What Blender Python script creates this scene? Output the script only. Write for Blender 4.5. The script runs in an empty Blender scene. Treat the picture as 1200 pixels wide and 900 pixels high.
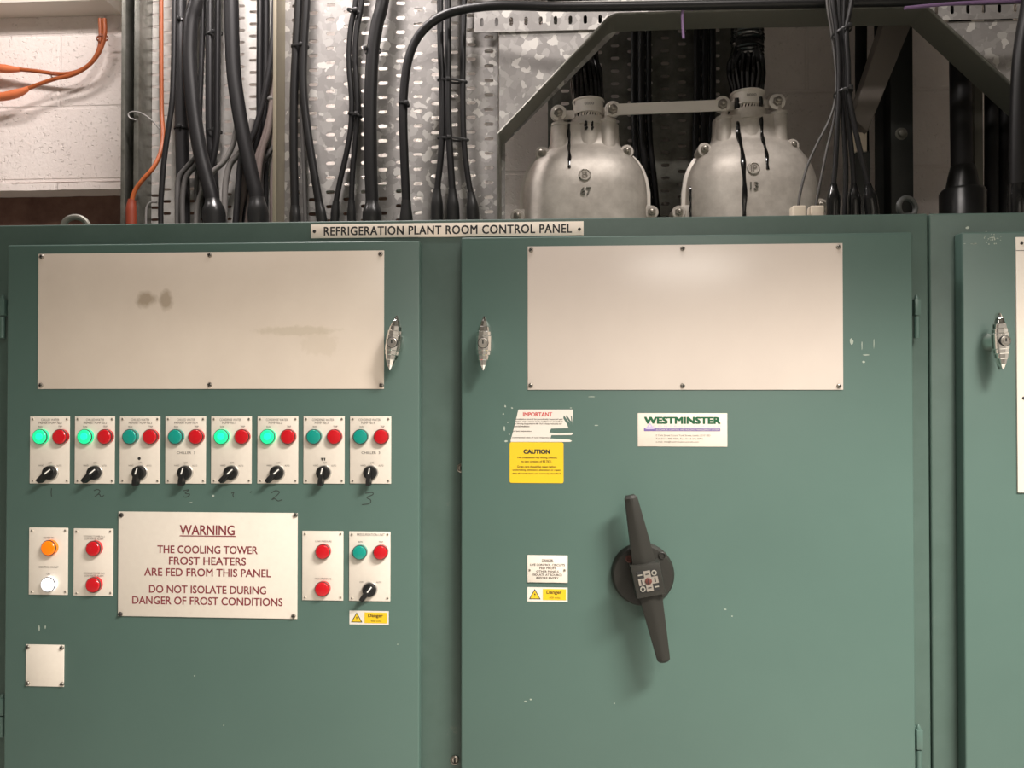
import bpy, bmesh, math, random
from mathutils import Vector, Matrix

C = bpy.context.scene.collection
sc = bpy.context.scene
R = math.radians
random.seed(7)

# ------------------------------------------------------------------ camera, world, lights, exposure
F = 870.0
CAM = Vector((0.0, -1.22, 1.55))
YAW, PITCH = 0.054, 0.0115
cam = bpy.data.objects.new('camera', bpy.data.cameras.new('camera'))
C.objects.link(cam)
cam.location = CAM
cam.rotation_euler = (math.pi / 2 + PITCH, 0, YAW)
cam.data.sensor_width = 36.0
cam.data.lens = F / 1200 * 36
cam.data.clip_start = 0.05
sc.camera = cam
RM = cam.rotation_euler.to_matrix()

w = bpy.data.worlds.new('world')
sc.world = w
w.use_nodes = True
w.node_tree.nodes['Background'].inputs[0].default_value = (0.9, 0.95, 1.0, 1)
w.node_tree.nodes['Background'].inputs[1].default_value = 0.02

sc.view_settings.view_transform = 'Standard'
sc.view_settings.look = 'None'
sc.view_settings.gamma = 1
sc.view_settings.use_curve_mapping = False
sc.view_settings.exposure = -0.12


def lamp(name, loc, target, sx, sy, energy, col=(1, .93, .85), spread=180):
    d = bpy.data.lights.new(name, 'AREA')
    d.shape = 'RECTANGLE'
    d.size, d.size_y = sx, sy
    d.energy, d.color = energy, col
    d.spread = R(spread)
    o = bpy.data.objects.new(name, d)
    C.objects.link(o)
    o.location = loc
    o.rotation_euler = (Vector(target) - Vector(loc)).to_track_quat('-Z', 'Y').to_euler()
    return o


lamp('ceiling_tube_aisle', (1.20, -1.20, 2.98), (1.10, -1.05, 0.0), 1.1, 0.36, 236)
lamp('added_fill_far', (0.75, -2.70, 2.98), (0.75, -2.4, 0.0), 1.2, 0.3, 54)  # added front fill, lifts the upper parts of the doors and panels
lamp('ceiling_tube_left', (-0.58, 0.10, 2.98), (-0.80, 0.62, 1.9), 0.34, 0.10, 23, (1, .92, .89))
lamp('added_fill_wall', (-1.45, 0.20, 2.98), (-1.45, 0.85, 2.0), 0.4, 0.08, 6, (1, .92, .89))  # added light that brightens the left block wall
lamp('added_fill_middle', (0.25, -0.30, 2.98), (0.25, 0.50, 1.95), 0.6, 0.08, 10, (1, .93, .88))  # added light for the sheet surround and the cast boxes
lamp('added_fill_behind_trays', (-0.45, 0.70, 3.05), (-0.45, 0.80, 1.0), 0.12, 0.05, 3, (1, .93, .88), 45)  # added light so the wall shows pale through the tray slots

# ------------------------------------------------------------------ pixel helpers (1200 x 900 photograph -> a point on the plane y = Y)


def P(px, py, Y):
    d = RM @ Vector(((px - 600) / F, -(py - 450) / F, -1))
    t = (Y - CAM.y) / d.y
    return CAM + d * t


def S(px, py, Y, n=1.0):
    d = RM @ Vector(((px - 600) / F, -(py - 450) / F, -1))
    return n * (Y - CAM.y) / d.y / F


def rect(x0, y0, x1, y1, Y):
    xm, ym = (x0 + x1) / 2, (y0 + y1) / 2
    return P(x0, ym, Y).x, P(x1, ym, Y).x, P(xm, y1, Y).z, P(xm, y0, Y).z   # X0 X1 Z0 Z1


# ------------------------------------------------------------------ materials
def mat(name, col, rough=.5, metal=0.0, spec=.5, coat=0.0, emit=None, estr=0.0):
    m = bpy.data.materials.new(name)
    m.use_nodes = True
    b = m.node_tree.nodes['Principled BSDF']
    b.inputs['Base Color'].default_value = (*col, 1)
    b.inputs['Roughness'].default_value = rough
    b.inputs['Metallic'].default_value = metal
    b.inputs['Specular IOR Level'].default_value = spec
    b.inputs['Coat Weight'].default_value = coat
    b.inputs['Coat Roughness'].default_value = .08
    if emit:
        b.inputs['Emission Color'].default_value = (*emit, 1)
        b.inputs['Emission Strength'].default_value = estr
    return m


class NT:
    def __init__(self, m):
        self.t = m.node_tree
        self.b = self.t.nodes['Principled BSDF']

    def n(self, typ, **kw):
        x = self.t.nodes.new(typ)
        for k, v in kw.items():
            if k.startswith('i_'):
                key = k[2:].replace('_', ' ')
                x.inputs[int(key) if key.isdigit() else key].default_value = v
            else:
                setattr(x, k, v)
        return x

    def l(self, a, b):
        self.t.links.new(a, b)

    def coord(self):
        return self.n('ShaderNodeTexCoord').outputs['Object']

    def noise(self, scale, detail=3, rough=.5, vec=None):
        x = self.n('ShaderNodeTexNoise')
        x.inputs['Scale'].default_value = scale
        x.inputs['Detail'].default_value = detail
        x.inputs['Roughness'].default_value = rough
        self.l(vec or self.coord(), x.inputs['Vector'])
        return x.outputs['Fac']

    def ramp(self, fac, stops):
        x = self.n('ShaderNodeValToRGB')
        e = x.color_ramp.elements
        while len(e) < len(stops):
            e.new(.5)
        for i, (p, c) in enumerate(stops):
            e[i].position = p
            e[i].color = (*c, 1) if len(c) == 3 else c
        self.l(fac, x.inputs['Fac'])
        return x.outputs['Color']

    def bump(self, h, strength=.3, dist=.002, normal=None):
        x = self.n('ShaderNodeBump')
        x.inputs['Strength'].default_value = strength
        x.inputs['Distance'].default_value = dist
        self.l(h, x.inputs['Height'])
        if normal:
            self.l(normal, x.inputs['Normal'])
        self.l(x.outputs['Normal'], self.b.inputs['Normal'])
        return x.outputs['Normal']

    def mix(self, fac, a, b):
        x = self.n('ShaderNodeMix', data_type='RGBA')
        self.l(fac, x.inputs[0])
        for s, v in ((6, a), (7, b)):
            if isinstance(v, tuple):
                x.inputs[s].default_value = (*v, 1)
            else:
                self.l(v, x.inputs[s])
        return x.outputs[2]

    def math(self, op, a, b=None):
        x = self.n('ShaderNodeMath', operation=op)
        for s, v in ((0, a), (1, b)):
            if v is None:
                continue
            if isinstance(v, (int, float)):
                x.inputs[s].default_value = v
            else:
                self.l(v, x.inputs[s])
        return x.outputs[0]

    def blob(self, cx, cz, rx, rz, soft=.35, wob=.35, scale=60):
        """irregular stain mask centred on object coordinates (cx, cz)"""
        sep = self.n('ShaderNodeSeparateXYZ')
        self.l(self.coord(), sep.inputs[0])
        dx = self.math('DIVIDE', self.math('SUBTRACT', sep.outputs[0], cx), rx)
        dz = self.math('DIVIDE', self.math('SUBTRACT', sep.outputs[2], cz), rz)
        r = self.math('SQRT', self.math('ADD', self.math('MULTIPLY', dx, dx), self.math('MULTIPLY', dz, dz)))
        n = self.math('MULTIPLY', self.math('SUBTRACT', self.noise(scale, 4, .6), .5), 2 * wob)
        r = self.math('ADD', r, n)
        mr = self.n('ShaderNodeMapRange')
        self.l(r, mr.inputs[0])
        mr.inputs[1].default_value = 1.0
        mr.inputs[2].default_value = 1.0 - soft
        return mr.outputs[0]


M = {}
# green satin cabinet paint
m = M['green'] = mat('green_paint', (.088, .15, .122), .42)
t = NT(m)
t.l(t.ramp(t.noise(3.0, 5, .6), [(.3, (.060, .107, .091)), (.7, (.067, .118, .1005))]), t.b.inputs['Base Color'])
t.bump(t.noise(500, 2), .05, .0005)
m = M['green_dark'] = mat('green_paint_worn', (.085, .155, .125), .5)
t = NT(m)
t.l(t.ramp(t.noise(25.0, 6, .7), [(.35, (.05, .086, .071)), (.68, (.058, .097, .082)), (.82, (.12, .13, .105))]), t.b.inputs['Base Color'])
M['cream'] = mat('cream_laminate', (.78, .70, .62), .3)
m = M['plate'] = mat('cream_engraved_plate', (.78, .71, .61), .4)
t = NT(m)
t.l(t.ramp(t.noise(90, 6, .7), [(.22, (.42, .36, .29)), (.32, (.65, .59, .52)), (.75, (.68, .625, .55))]), t.b.inputs['Base Color'])
# stained cream panels
m = M['panel_left'] = mat('cream_panel_stained', (.74, .66, .59), .3)
t = NT(m)
base = t.ramp(t.noise(6, 5, .6), [(.3, (.61, .53, .455)), (.7, (.67, .59, .51))])
k1 = t.blob(-.108, .036, .021, .017, .5, .5, 55)
k2 = t.blob(-.074, .035, .015, .019, .5, .5, 60)
c1 = t.mix(k1, base, (.38, .31, .24))
c1 = t.mix(k2, c1, (.40, .33, .26))
k3 = t.math('MULTIPLY', t.blob(.15, -.018, .08, .009, .4, .8, 80), .35)
c1 = t.mix(k3, c1, (.4, .34, .24))
k4 = t.math('MULTIPLY', t.blob(.19, -.040, .035, .022, .3, .9, 70), .2)
c1 = t.mix(k4, c1, (.45, .38, .28))
t.l(c1, t.b.inputs['Base Color'])
m = M['panel_right'] = mat('cream_panel_clean', (.76, .68, .62), .3)
t = NT(m)
t.l(t.ramp(t.noise(5, 4, .6), [(.3, (.58, .51, .46)), (.7, (.62, .55, .495))]), t.b.inputs['Base Color'])
M['title'] = mat('title_plate_cream', (.90, .80, .70), .4)
M['yellow'] = mat('warning_yellow', (.64, .43, .008), .5)
M['white'] = mat('sticker_white', (.60, .565, .51), .5)
M['ink'] = mat('black_ink', (.018, .016, .016), .6)
M['ink_grey'] = mat('faint_engraving', (.09, .07, .06), .6)
M['ink_brown'] = mat('yellow_print_ink', (.09, .045, .006), .6)
M['maroon'] = mat('maroon_ink', (.19, .025, .035), .6)
M['red_ink'] = mat('red_ink', (.5, .04, .04), .6)
M['brand_green'] = mat('green_ink', (.003, .085, .03), .6)
M['purple'] = mat('purple_ink', (.15, .10, .30), .6)
M['lilac'] = mat('lilac_ink', (.45, .38, .58), .6)
M['orange_print'] = mat('orange_print', (.85, .3, .1), .4)
# lamps
M['lens_red'] = mat('red_lens', (.46, .006, .012), .2, coat=.3, emit=(.8, .01, .015), estr=.03)
M['lens_teal'] = mat('teal_lens_unlit', (.004, .25, .2), .18, coat=.6)
M['lens_green'] = mat('green_lens_lit', (.02, .5, .25), .2, emit=(.0, .95, .33), estr=.62)
M['lens_core'] = mat('green_lens_lit_core', (.02, .5, .3), .3, emit=(.0, .95, .6), estr=.85)
M['lens_white'] = mat('white_lens_lit', (.9, .9, .92), .2, emit=(.92, .95, 1.0), estr=1.0)
M['lens_orange'] = mat('orange_lens_lit', (.75, .16, .004), .2, emit=(1.0, .17, .0), estr=.5)
M['bezel'] = mat('dark_bezel', (.035, .03, .027), .4)
M['knob'] = mat('black_plastic', (.007, .007, .007), .42)
M['screw_pale'] = mat('pale_screw', (.50, .45, .38), .5, .2)
M['key'] = mat('key_barrel', (.36, .34, .31), .35, .8)
M['ring'] = mat('grey_collar', (.5, .47, .43), .35, .6)
M['mark'] = mat('white_pointer', (.6, .59, .55), .5)
M['screw'] = mat('steel_screw', (.36, .33, .29), .35, .9)
M['chrome'] = mat('chrome', (.84, .83, .8), .09, 1.0)
M['slot'] = mat('dark_slot', (.01, .01, .01), .6)
M['handle'] = mat('charcoal_plastic', (.0175, .0172, .0145), .45, spec=.38)
M['hub_plate'] = mat('hub_print_grey', (.2, .18, .155), .5)
M['hub_red'] = mat('hub_red_screw', (.085, .022, .016), .5)
M['hub_white'] = mat('hub_print_white', (.22, .21, .18), .5)
M['marker'] = mat('marker_pen', (.025, .035, .03), .7)
M['chip'] = mat('paint_chip', (.33, .37, .32), .6)
# metal
m = M['galv'] = mat('galvanised_spangle', (.5, .5, .5), .5, .3)
t = NT(m)
wv = t.n('ShaderNodeVectorMath', operation='ADD')
nz = t.n('ShaderNodeTexNoise')
nz.inputs['Scale'].default_value = 45
nz.inputs['Detail'].default_value = 3
co = t.coord()
t.l(co, nz.inputs['Vector'])
sc_ = t.n('ShaderNodeVectorMath', operation='SCALE')
t.l(nz.outputs['Color'], sc_.inputs[0])
sc_.inputs['Scale'].default_value = .026
t.l(co, wv.inputs[0])
t.l(sc_.outputs[0], wv.inputs[1])
vo = t.n('ShaderNodeTexVoronoi')
vo.inputs['Scale'].default_value = 62
t.l(wv.outputs[0], vo.inputs['Vector'])
sep = t.n('ShaderNodeSeparateColor')
t.l(vo.outputs['Color'], sep.inputs[0])
t.l(t.ramp(sep.outputs[0], [(.0, (.25, .237, .228)), (.6, (.305, .29, .278)), (.86, (.365, .35, .335)), (.95, (.55, .53, .50))]), t.b.inputs['Base Color'])
t.l(t.ramp(sep.outputs[1], [(0, (.5, .5, .5)), (1, (.62, .62, .62))]), t.b.inputs['Roughness'])
m = M['galv_light'] = mat('galvanised_tray', (.55, .53, .51), .5, .35)
t = NT(m)
t.l(t.ramp(t.noise(30, 4, .6), [(.35, (.52, .5, .47)), (.65, (.66, .635, .6))]), t.b.inputs['Base Color'])
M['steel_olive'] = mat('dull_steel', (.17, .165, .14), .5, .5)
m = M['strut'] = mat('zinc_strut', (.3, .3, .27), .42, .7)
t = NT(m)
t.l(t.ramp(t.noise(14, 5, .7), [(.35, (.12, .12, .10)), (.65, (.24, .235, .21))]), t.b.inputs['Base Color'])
M['steel_edge'] = mat('brassy_steel_edge', (.42, .37, .28), .45, .5)
M['steel_dark'] = mat('dark_painted_steel', (.035, .037, .035), .5, .2)
M['taupe'] = mat('taupe_steel', (.19, .165, .145), .6)
m = M['cast'] = mat('cast_aluminium', (.5, .47, .43), .5, .35)
t = NT(m)
t.l(t.ramp(t.noise(22, 6, .65), [(.3, (.47, .425, .38)), (.6, (.64, .59, .535)), (.75, (.72, .67, .61))]), t.b.inputs['Base Color'])
t.bump(t.noise(220, 3), .15, .001)
M['bright'] = mat('bright_aluminium', (.78, .73, .67), .45, .25)
M['bitumen'] = mat('bitumen', (.006, .006, .006), .14, coat=.5)
# cables
M['pvc'] = mat('black_pvc', (.011, .0105, .011), .42, spec=.32)
M['pvc_dk'] = mat('black_pvc_dull', (.008, .0075, .008), .55, spec=.3)
M['boot'] = mat('black_shroud', (.014, .014, .014), .3)
M['boot_gloss'] = mat('black_gloss_shroud', (.008, .008, .008), .12)
M['conduit'] = mat('dark_conduit', (.022, .021, .022), .45, spec=.35)
M['grey'] = mat('grey_pvc', (.085, .08, .077), .5)
M['grey_lt'] = mat('pale_grey_pvc', (.18, .168, .158), .5)
M['pink'] = mat('dusty_pink_pvc', (.19, .15, .135), .55)
M['tan'] = mat('tan_pvc', (.09, .077, .066), .5)
M['orange'] = mat('orange_pvc', (.36, .085, .02), .45)
M['orange_lt'] = mat('orange_rubber', (.62, .165, .06), .5)
M['red_boot'] = mat('red_orange_shroud', (.2, .03, .01), .5)
M['violet'] = mat('violet_pvc', (.18, .11, .22), .4)
M['tie'] = mat('black_tie', (.015, .015, .015), .35)
M['tie_grey'] = mat('grey_tie', (.2, .19, .18), .4)
M['tie_rust'] = mat('rust_tie', (.26, .07, .03), .5)
M['ivory'] = mat('ivory_plastic', (.72, .62, .5), .45)
M['trunk'] = mat('trunking_paint', (.60, .56, .50), .45)
# building
m = M['wall'] = mat('painted_blockwork', (.78, .70, .655), .7)
t = NT(m)
co = t.coord()
sp = t.n('ShaderNodeSeparateXYZ')
t.l(co, sp.inputs[0])
cb = t.n('ShaderNodeCombineXYZ')
t.l(sp.outputs[0], cb.inputs[0])
t.l(sp.outputs[2], cb.inputs[1])
zA, zB = P(70, 41, .85).z, P(70, 126, .85).z
ROW = zA - zB
XJ = P(70, 80, .85).x
br = t.n('ShaderNodeTexBrick')
br.offset, br.squash = .5, 1
br.inputs['Scale'].default_value = 1
br.inputs['Brick Width'].default_value = .425
br.inputs['Row Height'].default_value = ROW
br.inputs['Mortar Size'].default_value = .006
br.inputs['Mortar Smooth'].default_value = .6
mp = t.n('ShaderNodeMapping')
t.l(cb.outputs[0], mp.inputs[0])
BRICK_SHIFT = mp
# row between zB and zA gets a joint at XJ: shift so that zB is a multiple of ROW, on a row whose offset is 0
mp.inputs['Location'].default_value = (-XJ, -zB + ROW, 0)
t.l(mp.outputs[0], br.inputs['Vector'])
inv = t.math('SUBTRACT', 1.0, br.outputs['Fac'])
n1 = t.noise(95, 4, .65)
pits = t.ramp(t.noise(130, 2, .5), [(.28, (0, 0, 0)), (.38, (1, 1, 1))])
h = t.math('ADD', t.math('MULTIPLY', inv, .55), t.math('ADD', t.math('MULTIPLY', n1, .5), t.math('MULTIPLY', pits, .5)))
t.bump(h, .75, .005)
t.l(t.ramp(t.noise(9, 5, .6), [(.3, (.74, .66, .615)), (.7, (.81, .735, .69))]), t.b.inputs['Base Color'])
m = M['brown'] = mat('brown_painted_steel', (.10, .045, .03), .5)
t = NT(m)
t.l(t.ramp(t.noise(12, 5, .7), [(.3, (.075, .03, .02)), (.7, (.16, .085, .06))]), t.b.inputs['Base Color'])
M['floor'] = mat('concrete_floor', (.52, .50, .46), .7)
M['ceil'] = mat('grey_ceiling', (.34, .33, .31), .8)
M['side'] = mat('plant_room_wall', (.22, .21, .195), .8)

# ------------------------------------------------------------------ mesh builder
ORG = {}


class MB:
    def __init__(self):
        self.bm = bmesh.new()
        self.mats = []
        self.cur = 0

    def use(self, m):
        if m not in self.mats:
            self.mats.append(m)
        self.cur = self.mats.index(m)
        return self

    def face(self, vs):
        try:
            f = self.bm.faces.new(vs)
            f.material_index = self.cur
            return f
        except ValueError:
            return None

    def box(self, x0, x1, y0, y1, z0, z1, bev=0.0, seg=2):
        x0, x1 = min(x0, x1), max(x0, x1)
        y0, y1 = min(y0, y1), max(y0, y1)
        z0, z1 = min(z0, z1), max(z0, z1)
        b = self.bm
        v = [b.verts.new((x, y, z)) for x in (x0, x1) for y in (y0, y1) for z in (z0, z1)]
        fs = [self.face([v[i] for i in q]) for q in ((0, 1, 3, 2), (4, 6, 7, 5), (0, 4, 5, 1), (2, 3, 7, 6), (0, 2, 6, 4), (1, 5, 7, 3))]
        if bev:
            es = list({e for f in fs for e in f.edges})
            r = bmesh.ops.bevel(b, geom=es, offset=bev, segments=seg, affect='EDGES', profile=.5)
            for f in r['faces']:
                f.material_index = self.cur
        return self

    def prism(self, pts, y0, y1, bev=0.0):
        """polygon of (x, z) points extruded from y0 (front) to y1 (back)"""
        b = self.bm
        a = [b.verts.new((x, y0, z)) for x, z in pts]
        c = [b.verts.new((x, y1, z)) for x, z in pts]
        n = len(pts)
        f0 = self.face(a)
        self.face(c[::-1])
        for i in range(n):
            self.face([a[i], c[i], c[(i + 1) % n], a[(i + 1) % n]])
        if bev and f0:
            r = bmesh.ops.bevel(b, geom=list(f0.edges), offset=bev, segments=2, affect='EDGES', profile=.5)
            for f in r['faces']:
                f.material_index = self.cur
        return self

    def lathe(self, c, prof, seg=24, axis='-y', sx=1.0, sz=1.0, rot=0.0):
        """prof: (radius, height) pairs; height grows along axis"""
        b = self.bm
        c = Vector(c)
        rings = []
        for r, h in prof:
            ring = []
            for i in range(seg):
                a = 2 * math.pi * i / seg + rot
                u, v_ = r * math.cos(a) * sx, r * math.sin(a) * sz
                p = {'-y': (u, -h, v_), 'z': (u, v_, h), 'x': (h, u, v_)}[axis]
                ring.append(b.verts.new(c + Vector(p)))
            rings.append(ring)
        for p, q in zip(rings, rings[1:]):
            for i in range(seg):
                self.face([p[i], p[(i + 1) % seg], q[(i + 1) % seg], q[i]])
        self.face(rings[0][::-1])
        self.face(rings[-1])
        return self

    def tube(self, pts, rad, seg=12, flat=1.0):
        b = self.bm
        pts = [Vector(p) for p in pts]
        if not hasattr(rad, '__len__'):
            rad = [rad] * len(pts)
        ref = None
        rings = []
        for i, p in enumerate(pts):
            t_ = (pts[min(i + 1, len(pts) - 1)] - pts[max(i - 1, 0)]).normalized()
            if ref is None:
                ref = Vector((0, -1, 0)) if abs(t_.y) < .9 else Vector((1, 0, 0))
            u = (ref - t_ * ref.dot(t_)).normalized()
            ref = u
            v_ = t_.cross(u)
            rings.append([b.verts.new(p + u * (rad[i] * flat * math.cos(2 * math.pi * k / seg)) + v_ * (rad[i] * math.sin(2 * math.pi * k / seg))) for k in range(seg)])
        for p, q in zip(rings, rings[1:]):
            for i in range(seg):
                self.face([p[i], p[(i + 1) % seg], q[(i + 1) % seg], q[i]])
        self.face(rings[0][::-1])
        self.face(rings[-1])
        return self

    def loop(self, c, rx, ry, r, seg=28, rs=6, tilt=0.0):
        """closed band round a bundle, in the xy plane, tilted"""
        b = self.bm
        c = Vector(c)
        rings = []
        for i in range(seg):
            a = 2 * math.pi * i / seg
            p = c + Vector((rx * math.cos(a), ry * math.sin(a), rx * math.cos(a) * tilt))
            o = Vector((math.cos(a), math.sin(a), 0))
            rings.append([b.verts.new(p + o * (r * .5 * math.cos(2 * math.pi * k / rs)) + Vector((0, 0, r * 1.3 * math.sin(2 * math.pi * k / rs)))) for k in range(rs)])
        for i in range(seg):
            p, q = rings[i], rings[(i + 1) % seg]
            for k in range(rs):
                self.face([p[k], p[(k + 1) % rs], q[(k + 1) % rs], q[k]])
        return self

    def build(self, name, material=None, parent=None, org=None, smooth=35):
        b = self.bm
        o_ = ORG[parent] if parent is not None else Vector(org) if org is not None else Vector((0, 0, 0))
        bmesh.ops.recalc_face_normals(b, faces=b.faces)
        bmesh.ops.translate(b, verts=b.verts, vec=-o_)
        me = bpy.data.meshes.new(name)
        b.to_mesh(me)
        b.free()
        if smooth:
            me.polygons.foreach_set('use_smooth', [True] * len(me.polygons))
            me.set_sharp_from_angle(angle=R(smooth))
        for m_ in (self.mats or [material]):
            me.materials.append(m_)
        o = bpy.data.objects.new(name, me)
        C.objects.link(o)
        if parent is not None:
            o.parent = parent
            ORG[o] = o_
        else:
            o.location = o_
            ORG[o] = o_
        return o


def thing(name, label, cat, loc, group=None):
    o = bpy.data.objects.new(name, None)
    o.empty_display_size = .02
    C.objects.link(o)
    o.location = loc
    ORG[o] = Vector(loc)
    return tag(o, label, cat, group)


def tag(o, label, cat, group=None):
    o['label'], o['category'] = label, cat
    if group:
        o['group'] = group
    return o


def struct(o):
    o['kind'] = 'structure'
    return o


def smooth(pts, n=6):
    """Catmull-Rom through the points (tuples of any length)"""
    pts = [Vector(p) for p in pts]
    q = [pts[0] * 2 - pts[1]] + pts + [pts[-1] * 2 - pts[-2]]
    out = []
    for i in range(1, len(q) - 2):
        a, b, c, d = q[i - 1:i + 3]
        for k in range(n):
            t_ = k / n
            out.append(.5 * ((2 * b) + (c - a) * t_ + (2 * a - 5 * b + 4 * c - d) * t_ ** 2 + (3 * b - a - 3 * c + d) * t_ ** 3))
    out.append(pts[-1])
    return out


def text(body, cx, cz, Y, material, parent, w=None, h=None, bold=0.0, name='lettering', rot=0.0, spacing=1.0, extrude=0.0, line=1.0):
    """bold: stroke thickening, in cap heights (the outline is laid down several times, slightly shifted)"""
    cu = bpy.data.curves.new('text_curve', 'FONT')
    cu.body = body
    cu.align_x = 'CENTER'
    cu.space_character = spacing
    cu.space_line = line
    cu.resolution_u = 3
    ob = bpy.data.objects.new('text_curve', cu)
    C.objects.link(ob)
    dg = bpy.context.evaluated_depsgraph_get()
    src = bpy.data.meshes.new_from_object(ob.evaluated_get(dg))
    bpy.data.objects.remove(ob)
    bpy.data.curves.remove(cu)
    xs = [v.co.x for v in src.vertices]
    ys = [v.co.y for v in src.vertices]
    x0, x1, y0, y1 = min(xs), max(xs), min(ys), max(ys)
    sx = w / (x1 - x0) if w else None
    sz = h / (y1 - y0) if h else None
    sx = sx or sz
    sz = sz or sx
    hh_ = (y1 - y0) * sz
    o_ = ORG[parent]
    ca, sa = math.cos(rot), math.sin(rot)
    shifts = [(0, 0)] if not bold else [(bold * hh_ * i, bold * hh_ * j) for i, j in ((-1, -.7), (1, -.7), (-1, .7), (1, .7), (0, 0))]
    vs, fs = [], []
    for dx, dz in shifts:
        n0 = len(vs)
        for v in src.vertices:
            a, b = (v.co.x - (x0 + x1) / 2) * sx + dx, (v.co.y - (y0 + y1) / 2) * sz + dz
            vs.append(Vector((cx + a * ca - b * sa, Y - n0 / max(1, len(src.vertices)) * .00004, cz + a * sa + b * ca)) - o_)
        fs += [tuple(n0 + i for i in p.vertices) for p in src.polygons]
    bpy.data.meshes.remove(src)
    me = bpy.data.meshes.new(name)
    me.from_pydata(vs, [], fs)
    me.materials.append(material)
    o = bpy.data.objects.new(name, me)
    C.objects.link(o)
    o.parent = parent
    ORG[o] = o_
    if extrude:
        s = o.modifiers.new('thickness', 'SOLIDIFY')
        s.thickness = extrude
        s.offset = 0
    return o


def ptext(body, px, py, Y, material, parent, wpx=None, hpx=None, **kw):
    """text centred on a pixel of the photograph on the plane y = Y, sized in its pixels"""
    p = P(px, py, Y)
    s = S(px, py, Y)
    return text(body, p.x, p.z, Y, material, parent, wpx * s if wpx else None, hpx * s if hpx else None, **kw)


def screw(px, py, Y, r_px, parent, ang=.6, name='screw', mtl=None):
    p = P(px, py, Y)
    r = S(px, py, Y, r_px)
    b = MB().use(mtl or M['screw'])
    b.lathe(p, [(r, 0), (r, r * .25), (r * .8, r * .55), (r * .35, r * .7), (.0001, r * .72)], 14)
    b.use(M['slot'])
    c, s = math.cos(ang), math.sin(ang)
    L, W = r * .75, r * .16
    for cc, ss in ((c, s), (-s, c)):
        b.prism([(p.x + cc * a * L - ss * d * W, p.z + ss * a * L + cc * d * W) for a, d in ((-1, -1), (1, -1), (1, 1), (-1, 1))], p.y - r * .76, p.y - r * .5)
    return b.build(name, None, parent)


# ------------------------------------------------------------------ the setting
YW = .85
zl = P(70, 213, YW).z                      # underside of the left blockwork
zl2 = P(70, 224, YW).z
XBR = P(470, 200, YW).x
b = MB()
b.box(-2.6, XBR, YW, YW + .15, zl, 3.2)
b.box(XBR, 2.6, YW, YW + .15, 0, 3.2)
struct(b.build('wall_back', M['wall'], smooth=0))
struct(MB().box(-2.6, XBR, YW + .06, YW + .15, 0, zl).build('wall_back_lower', M['brown'], smooth=0))
b = MB().use(M['wall'])
n = 60
top, bot = [], []
for i in range(n + 1):
    x = -2.6 + (XBR + 2.6) * i / n
    top.append((x, zl - .004 - .004 * random.random()))
    bot.append((x, zl2 + .003 * (random.random() - .5)))
b.prism(top + bot[::-1], YW - .012, YW + .06)
struct(b.build('trim_1', M['wall'], smooth=0))
struct(MB().box(-2.6, 2.6, -3.2, 1.0, -.1, 0).build('floor', M['floor'], smooth=0))
struct(MB().box(-2.6, 2.6, -3.2, 1.0, 3.2, 3.3).build('ceiling', M['ceil'], smooth=0))
struct(MB().box(-2.7, -2.6, -3.2, 1.0, 0, 3.2).build('wall_left', M['side'], smooth=0))
struct(MB().box(2.6, 2.7, -3.2, 1.0, 0, 3.2).build('wall_right', M['side'], smooth=0))
struct(MB().box(-2.6, 2.6, -3.3, -3.2, 0, 3.2).build('wall_front', M['side'], smooth=0))

# unseen block added overhead in front of the cabinets, above the picture; it shades their upper parts
OD = struct(MB().box(-2.55, 2.55, -.56, -.40, 2.19, 3.2, .004).build('added_shade_block', M['side'], smooth=20))

# ------------------------------------------------------------------ cabinets
YF = .026                                  # face of the cabinet frames; door faces stand at y = 0
ZT = P(544, 257, YF).z                     # top of the cabinets
XS = P(1090.5, 600, YF).x                  # seam between the two cabinets
XL = P(-45, 600, YF).x
XR = XS + .80


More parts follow.
